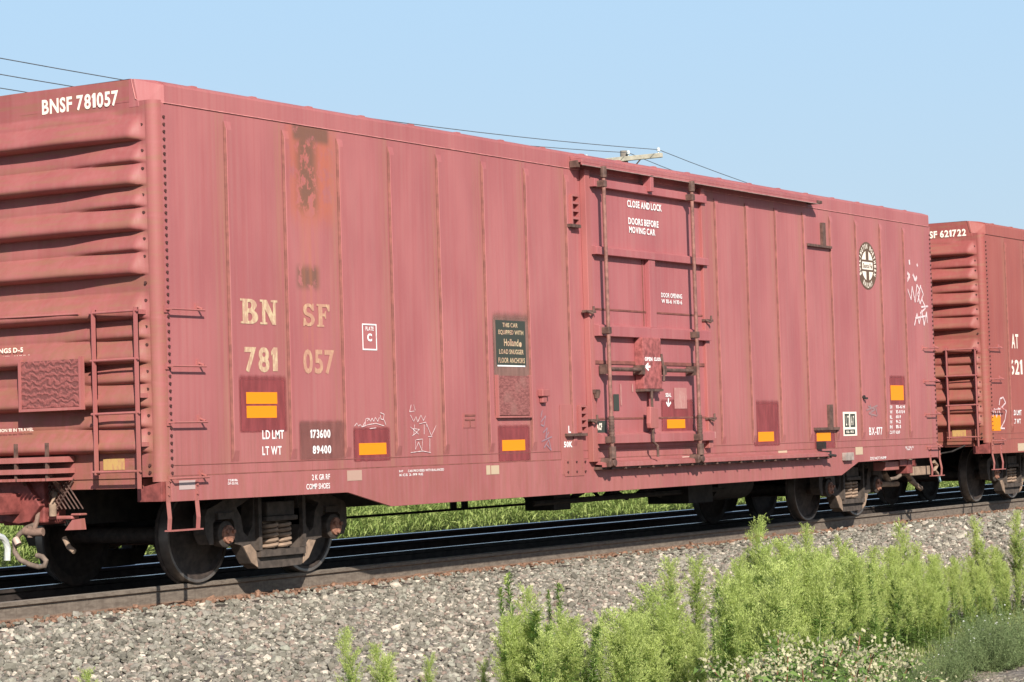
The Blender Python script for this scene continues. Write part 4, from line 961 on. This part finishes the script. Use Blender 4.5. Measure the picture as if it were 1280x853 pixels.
make_pole(PX, 'wooden utility pole whose pale crossarm shows above the boxcar roof')
make_pole(-2.0, 'wooden utility pole standing out of frame to the left')
make_pole(90.0, 'wooden utility pole standing farther along behind the train')
for i, (y, sag, lab) in enumerate(((-1.17, .62, 'overhead wire on the nearest insulator of the crossarm, highest at top left'), (-.2, .70, 'overhead wire on the middle insulator of the crossarm'), (1.17, .66, 'overhead wire on the far insulator of the crossarm, lowest at top left'))):
    m = MB(); pts = []
    for a, b, sag in ((-2.0, PX, sag), (PX, 90.0, sag*1.9)):
        for k in range(25):
            t = k/24; 
            if k == 0 and a == PX: continue
            pts.append((a+(b-a)*t-.115, PY+y, 9.42+.0-4*sag*t*(1-t)))
    m.tube(pts, .010, 5); tag(m.build('overhead_wire', M_wire), lab, 'wire', 'overhead wires')

# ------------------------------------------------------------------ vegetation
def leaf_quads(base, dirv, length, width, r, droop=.25):
    """base (n,3), dirv (n,3) unit -> bent leaf of two quads, arrays"""
    n = len(base); up = np.array([0, 0, 1.])
    side = np.cross(dirv, up+r.normal(0, .35, (n, 3))); side /= np.linalg.norm(side, axis=1)[:, None]+1e-9
    L_ = length[:, None]; w_ = width[:, None]
    mid = base+dirv*L_*.5+side*0; tip = base+dirv*L_; tip[:, 2] -= droop*length
    V = np.stack([base, mid-side*w_*.5, tip, mid+side*w_*.5], 1)
    return V.reshape(-1, 3)
def quads(n): return np.arange(n*4).reshape(n, 4)
def make_weed_meshes(kind, seed):
    r = np.random.default_rng(seed); out = {}
    H = 1.0
    m = MB(); leaves = []; plume = []
    if kind == 'horseweed':
        nst = 1
        lean = r.normal(0, .03, 2)
        m.tube([(lean[0]*t*t, lean[1]*t*t, t*H) for t in np.linspace(0, 1, 6)], .0065, 5, r1=.002)
        n = 420; t = r.uniform(.05, .80, n); a = r.uniform(0, 2*pi, n)
        base = np.stack([lean[0]*t*t, lean[1]*t*t, t*H], 1); el = r.uniform(.1, .8, n)
        d = np.stack([np.cos(a)*np.cos(el), np.sin(a)*np.cos(el), np.sin(el)], 1)
        leaves.append(leaf_quads(base, d, r.uniform(.06, .12, n)*(1.15-t*.6), r.uniform(.006, .010, n), r, .30))
        nb = 62
        for k in range(nb):
            tb = .34+.64*(k/nb)**.9; a = r.uniform(0, 2*pi); ln = .045+.19*(1.02-tb)**.55*r.uniform(.75, 1.25)*(.45 if tb < .42 else 1)
            el = r.uniform(1.0, 1.28); d0 = np.array([cos(a)*cos(el), sin(a)*cos(el), sin(el)])
            b0 = np.array([lean[0]*tb*tb, lean[1]*tb*tb, tb*H])
            nl = int(60*ln/.1)+12; s = r.uniform(.10, 1.05, nl); out_ = np.array([d0[0], d0[1], 0.])*.9; pos = b0+d0*(s*ln)[:, None]+out_*(s*s*ln*.35)[:, None]
            pos += r.normal(0, .0065, (nl, 3))
            dd = d0+r.normal(0, .38, (nl, 3)); dd /= np.linalg.norm(dd, axis=1)[:, None]
            plume.append(leaf_quads(pos, dd, r.uniform(.010, .026, nl), r.uniform(.0026, .0050, nl), r, .1))
    elif kind == 'spike':
        lean = r.normal(0, .03, 2)
        m.tube([(lean[0]*t*t, lean[1]*t*t, t*H) for t in np.linspace(0, 1, 6)], .006, 5, r1=.003)
        n = 520; t = r.uniform(.12, 1.0, n); a = r.uniform(0, 2*pi, n); base = np.stack([lean[0]*t*t, lean[1]*t*t, t*H], 1)
        el = r.uniform(.4, 1.15, n); d = np.stack([np.cos(a)*np.cos(el), np.sin(a)*np.cos(el), np.sin(el)], 1)
        leaves.append(leaf_quads(base, d, r.uniform(.035, .085, n)*(1.2-t*.55), r.uniform(.006, .010, n), r, .15))
        plume.append(leaf_quads(base[:60]*[1,1,.08]+[0,0,.93], d[:60], r.uniform(.015, .03, 60), r.uniform(.006, .009, 60), r, .1))
    elif kind == 'flowering':
        for k in range(9):
            a = r.uniform(0, 2*pi); sp = r.uniform(.05, .36); h = r.uniform(.6, 1.0)*H*.62
            top = np.array([cos(a)*sp, sin(a)*sp, h]); m.tube([(0, 0, 0), tuple(top*[.5, .5, .55]), tuple(top)], .005, 4, r1=.002)
            n = 120; t = r.uniform(.1, .97, n); base = top[None]*t[:, None]+r.normal(0, .02, (n, 3)); aa = r.uniform(0, 2*pi, n); el = r.uniform(0, .8, n)
            d = np.stack([np.cos(aa)*np.cos(el), np.sin(aa)*np.cos(el), np.sin(el)], 1); leaves.append(leaf_quads(base, d, r.uniform(.04, .09, n), r.uniform(.012, .02, n), r, .3))
            nf = 60; pos = top+r.normal(0, 1, (nf, 3))*[.030, .030, .010]+np.array([[0,0,0],[.05,.02,-.03],[-.04,.04,-.04]])[r.integers(0, 3, nf)]; aa = r.uniform(0, 2*pi, nf); el = r.uniform(.3, 1.5, nf)
            d = np.stack([np.cos(aa)*np.cos(el), np.sin(aa)*np.cos(el), np.sin(el)], 1); plume.append(leaf_quads(pos, d, r.uniform(.008, .018, nf), r.uniform(.008, .015, nf), r, 0))
    elif kind == 'bushy':
        for k in range(26):
            a = r.uniform(0, 2*pi); sp = r.uniform(.05, .42); h = r.uniform(.25, 1.0)*H*.55
            top = np.array([cos(a)*sp, sin(a)*sp, h]); m.tube([(0, 0, 0), tuple(top*[.6, .6, .5]), tuple(top)], .0022, 4, r1=.001)
            n = 120; t = r.uniform(.12, 1.02, n); base = top[None]*t[:, None]+r.normal(0, .018, (n, 3)); aa = r.uniform(0, 2*pi, n); el = r.uniform(.1, 1.3, n)
            d = np.stack([np.cos(aa)*np.cos(el), np.sin(aa)*np.cos(el), np.sin(el)], 1); leaves.append(leaf_quads(base, d, r.uniform(.02, .05, n), r.uniform(.004, .008, n), r, .15))
        nf = 2; pos = r.normal(0, 1, (nf, 3))*[.15, .15, .04]+[0, 0, .48]
        plume.append(leaf_quads(np.repeat(pos, 5, 0), np.tile(np.array([[1,0,.3],[-.3,.95,.3],[-.8,-.6,.3],[.3,-.95,.3],[0,.3,.95]]), (nf, 1)), np.full(nf*5, .014), np.full(nf*5, .012), r, 0))
    return m, np.concatenate(leaves), np.concatenate(plume)
MATS = {'horseweed': (L_stem, L_weed, L_plume, 'plume'), 'spike': (L_stem, L_weed, L_plume, 'tip'), 'flowering': (L_reddish, L_mid, L_flow, 'flower_cluster'), 'bushy': (L_dstem, L_dull, L_white, 'blossom')}
NAMES = {'horseweed': 'horseweed_plant', 'spike': 'slender_weed', 'flowering': 'flowering_weed', 'bushy': 'bushy_weed'}
PROTO = {}
def plant(kind, var, x, y, h, label, group, cat='weed', wide=1.):
    key = (kind, var); nm = NAMES[kind]
    if key not in PROTO:
        m, lv, pl = make_weed_meshes(kind, 100+var*7+len(kind)); ms = MATS[kind]; root = empty(nm)
        m.build('stem', ms[0], root, fixn=False)
        fast_mesh('foliage', lv, quads(len(lv)//4), ms[1], root); fast_mesh(ms[3], pl, quads(len(pl)//4), ms[2], root)
        PROTO[key] = root; o = root
    else: o = copy_tree(PROTO[key])
    s = h/{'flowering': .62, 'bushy': .56}.get(kind, 1.0); wide *= {'flowering': .8, 'bushy': .8, 'horseweed': .86}.get(kind, 1.0); o.location = (x, y, gz(y)-.01); o.rotation_euler = (random.uniform(-.09, .09), random.uniform(-.09, .09), random.uniform(0, 2*pi)); o.scale = (s*wide, s*wide, s)
    tag(o, label, cat, group); return o
def ground_at(px, py):            # where a base seen at this pixel meets the ground
    d = ray(px, py); t = 5.
    for _ in range(4000):
        p = CP+d*t
        if p.z <= gz(p.y): return p.x, p.y
        t += .01
def height_for(x, y, py_tip):     # height of a plant standing at x, y whose tip is seen at that row
    lo, hi = .05, 3.; x = float(x); py_tip = float(py_tip)
    for _ in range(30):
        mid = (lo+hi)/2; p = Vector((x, y, gz(y)+mid))-CP; v = 426.5-FPX*p.dot(U2)/p.dot(FW)
        if v > py_tip: lo = mid
        else: hi = mid
    return lo
def put(kind, px, depth_y, tip, label, group, wide=1., var=None):
    # plant standing at distance y = depth_y, in column px
    d = ray(px, 760); t = (depth_y-CP.y)/d.y; x = CP.x+t*d.x
    h = height_for(x, depth_y, tip); d2 = ray(px, tip+.55*(800-tip) if tip < 780 else tip); t = (depth_y-CP.y)/d2.y; x = CP.x+t*d2.x
    return plant(kind, random.randrange(5) if var is None else var, x, depth_y, h, label, group, 'weed', wide)
G1 = 'lime green feathery weeds of the right-hand thicket'
# hero stems that can be told apart
heroes = [
 ('horseweed', 941, -4.9, 652, 'tallest feathery lime weed, its tip reaching up against the rail left of the thicket', 1.25),
 ('horseweed', 1145, -5.0, 655, 'upright feathery weed taller than its neighbours in the middle of the thicket', 1.1),
 ('horseweed', 1222, -4.6, 650, 'pale feathery weed rising near the right edge, behind the thicket', 1.2),
 ('horseweed', 1015, -4.6, 660, 'small pale weed head poking above the thicket before the right truck', 1.2),
 ('horseweed', 1275, -4.9, 642, 'tall feathery weed at the right edge of the picture', 1.3),
 ('horseweed', 838, -4.6, 700, 'feathery weed left of a twin, standing against the gravel in the middle', 1.5),
 ('horseweed', 868, -4.7, 699, 'feathery weed right of its twin, standing against the gravel in the middle', 1.5),
 ('horseweed', 800, -5.6, 735, 'broad yellow-green feathery weed in the middle foreground', 2.0),
 ('horseweed', 822, -5.9, 748, 'feathery weed leaning on the broad yellow-green one', 1.7),
 ('spike', 651, -4.6, 718, 'slender leafy weed spike, tallest of the left clump on the gravel', 1.2),
 ('spike', 636, -4.5, 735, 'thin dark weed spike at the left of the gravel clump', 1.0),
 ('horseweed', 673, -5.2, 738, 'feathery weed between thin spikes on the gravel', 1.5),
 ('spike', 703, -4.7, 728, 'slender weed spike right of the feathery one on the gravel', 1.1),
 ('spike', 692, -4.5, 738, 'thin weed spike beside the slender one on the gravel', .9),
 ('horseweed', 748, -5.6, 772, 'pointed feathery weed left of the broad yellow-green one', 1.5),
 ('horseweed', 443, -4.8, 788, 'lone feathery weed at the bottom, leftmost but for the sprig at the corner', 1.3),
 ('horseweed', 485, -5.1, 806, 'feathery weed at the bottom edge, right of the leftmost one', 1.5),
 ('horseweed', 524, -4.9, 820, 'small pointed weed at the bottom edge between the left pair and a low sprig', 1.2),
 ('horseweed', 605, -5.2, 826, 'low weed sprig at the bottom edge left of the gravel clump', 1.3),
 ('horseweed', 470, -5.0, 818, 'short weed tucked between two feathery ones at the bottom edge', 1.3),
 ('horseweed', 126, -4.2, 838, 'tiny pale weed sprig at the bottom left edge of the gravel', 1.5),
]
for k, px, dy, tip, lab, wd in heroes: put(k, px, dy, tip, lab, None, wd)
r0 = random.Random(21)
def skyline(px):                  # top edge of the thicket in the photograph
    return np.interp(px, [890, 905, 925, 950, 980, 1000, 1030, 1060, 1080, 1110, 1145, 1180, 1215, 1250, 1280], [770, 715, 690, 672, 678, 664, 668, 670, 682, 668, 668, 676, 672, 668, 660])
for i in range(140):
    px = r0.uniform(898, 1300); lo_ = float(np.interp(px, [898, 1080, 1120, 1180, 1300], [-7.2, -6.6, -5.9, -5.7, -5.5])); dy = r0.uniform(lo_, -4.7); back = (dy-lo_)/(-4.7-lo_)
    tip = skyline(px)+r0.uniform(0, 34)+(1-back)*34
    if px > 1170: tip += 14*(1-back)
    put('horseweed' if r0.random() < .82 else 'spike', px, dy, tip, 'lime green feathery weed standing inside the dense thicket at the right', G1, r0.uniform(1.1, 1.7))
for i in range(26):
    px = r0.uniform(632, 735); put('horseweed' if r0.random() < .7 else 'spike', px, r0.uniform(-6.0, -4.9), r0.uniform(762, 810), 'short feathery weed in the clump on the gravel left of the broad weed', 'weeds of the gravel clump', r0.uniform(1.2, 1.9))
for i in range(26):
    px = r0.uniform(762, 880); put('horseweed', px, r0.uniform(-6.6, -5.2), r0.uniform(755, 815), 'feathery weed crowding round the broad yellow-green one in the middle', 'weeds of the middle clump', r0.uniform(1.3, 1.9))
for i in range(20):
    px = r0.uniform(925, 1105); tip = np.interp(px, [925, 960, 1010, 1060, 1105], [838, 795, 783, 800, 838])+r0.uniform(0, 30)
    put('flowering', px, r0.uniform(-8.9, -7.6), tip, 'weed with cream flower clusters in front of the thicket', 'cream-flowered weeds in the foreground', r0.uniform(1.0, 1.5))
for i in range(34):
    px = r0.uniform(1120, 1295); tip = np.interp(px, [1120, 1180, 1230, 1290], [806, 772, 750, 742])+r0.uniform(0, 40)
    put('bushy', px, r0.uniform(-6.7, -5.9), tip, 'low grey-green bushy weed at the right foreground', 'grey-green bushy weeds', r0.uniform(1.0, 1.5))
# grass: blades as stuff
def blades(name, n, xr, yr, h, wd, mat, label, seed, clump=0., bushy=False):
    r = np.random.default_rng(seed); x = r.uniform(*xr, n); y = r.uniform(*yr, n)
    if clump:
        cx = r.uniform(*xr, max(3, int(n/clump))); cy = r.uniform(*yr, len(cx)); k = r.integers(0, len(cx), n); x = cx[k]+r.normal(0, .16, n); y = cy[k]+r.normal(0, .16, n)
    z = np.array([gz(t) for t in y]); a = r.uniform(0, 2*pi, n); el = r.uniform(1.0, 1.5, n)
    d = np.stack([np.cos(a)*np.cos(el), np.sin(a)*np.cos(el), np.sin(el)], 1)
    L_ = r.uniform(.35, 1, n)*h
    if bushy:      # mixed weeds: short leafy shoots at every height under an uneven top
        top = h*(.62+.20*np.sin(x*1.7+np.sin(y*2.1)*2)+.12*np.sin(x*5.3+y*3.1)+.06*np.sin(x*13.7))
        z = z+top*r.uniform(0, 1, n)**.8; el = r.uniform(.25, 1.45, n)
        d = np.stack([np.cos(a)*np.cos(el), np.sin(a)*np.cos(el), np.sin(el)], 1); L_ = r.uniform(.08, .24, n)
    V = leaf_quads(np.stack([x, y, z], 1), d, L_, r.uniform(.6, 1.2, n)*wd, r, .12)
    return tag(fast_mesh(name, V, quads(n), mat), label, 'grass', kind='stuff')
blades('tall_grass', 150000, (6, 55), (11.9, 15.5), 1.5, .030, L_grass, 'tall sunlit grass and weeds beyond the second track', 31, bushy=True)
blades('tall_grass', 16000, (55, 110), (11.9, 17.0), 1.5, .06, L_grass, 'tall grass farther along beyond the second track', 32)
blades('ground_cover', 8000, (1.5, 9.5), (-6.5, -4.6), .20, .010, L_low, 'low grass and sprouts at the feet of the thicket', 33, 60)
blades('ground_cover', 2600, (-3.5, 1.0), (-8.2, -4.6), .14, .008, L_low, 'sparse low sprouts on the gravel in the foreground', 34, 60)

# a small white pipe marker seen below the coupler at the left edge
mk = MB(); d = ray(4, 700); t = (11.7-CP.y)/d.y; x = CP.x+t*d.x
q = [S(px, py, 11.7) for px, py in ((9, 701), (9.5, 686), (7.5, 678), (3, 672), (-6, 669), (-14, 672), (-17, 680), (-17.5, 703))]
mk.tube([(a, 11.7, b) for a, b in q], .05, 8); tag(mk.build('bent_pipe_marker', M_steelw, smooth=True), 'bent white pipe marker beside the far track at the left edge', 'marker')
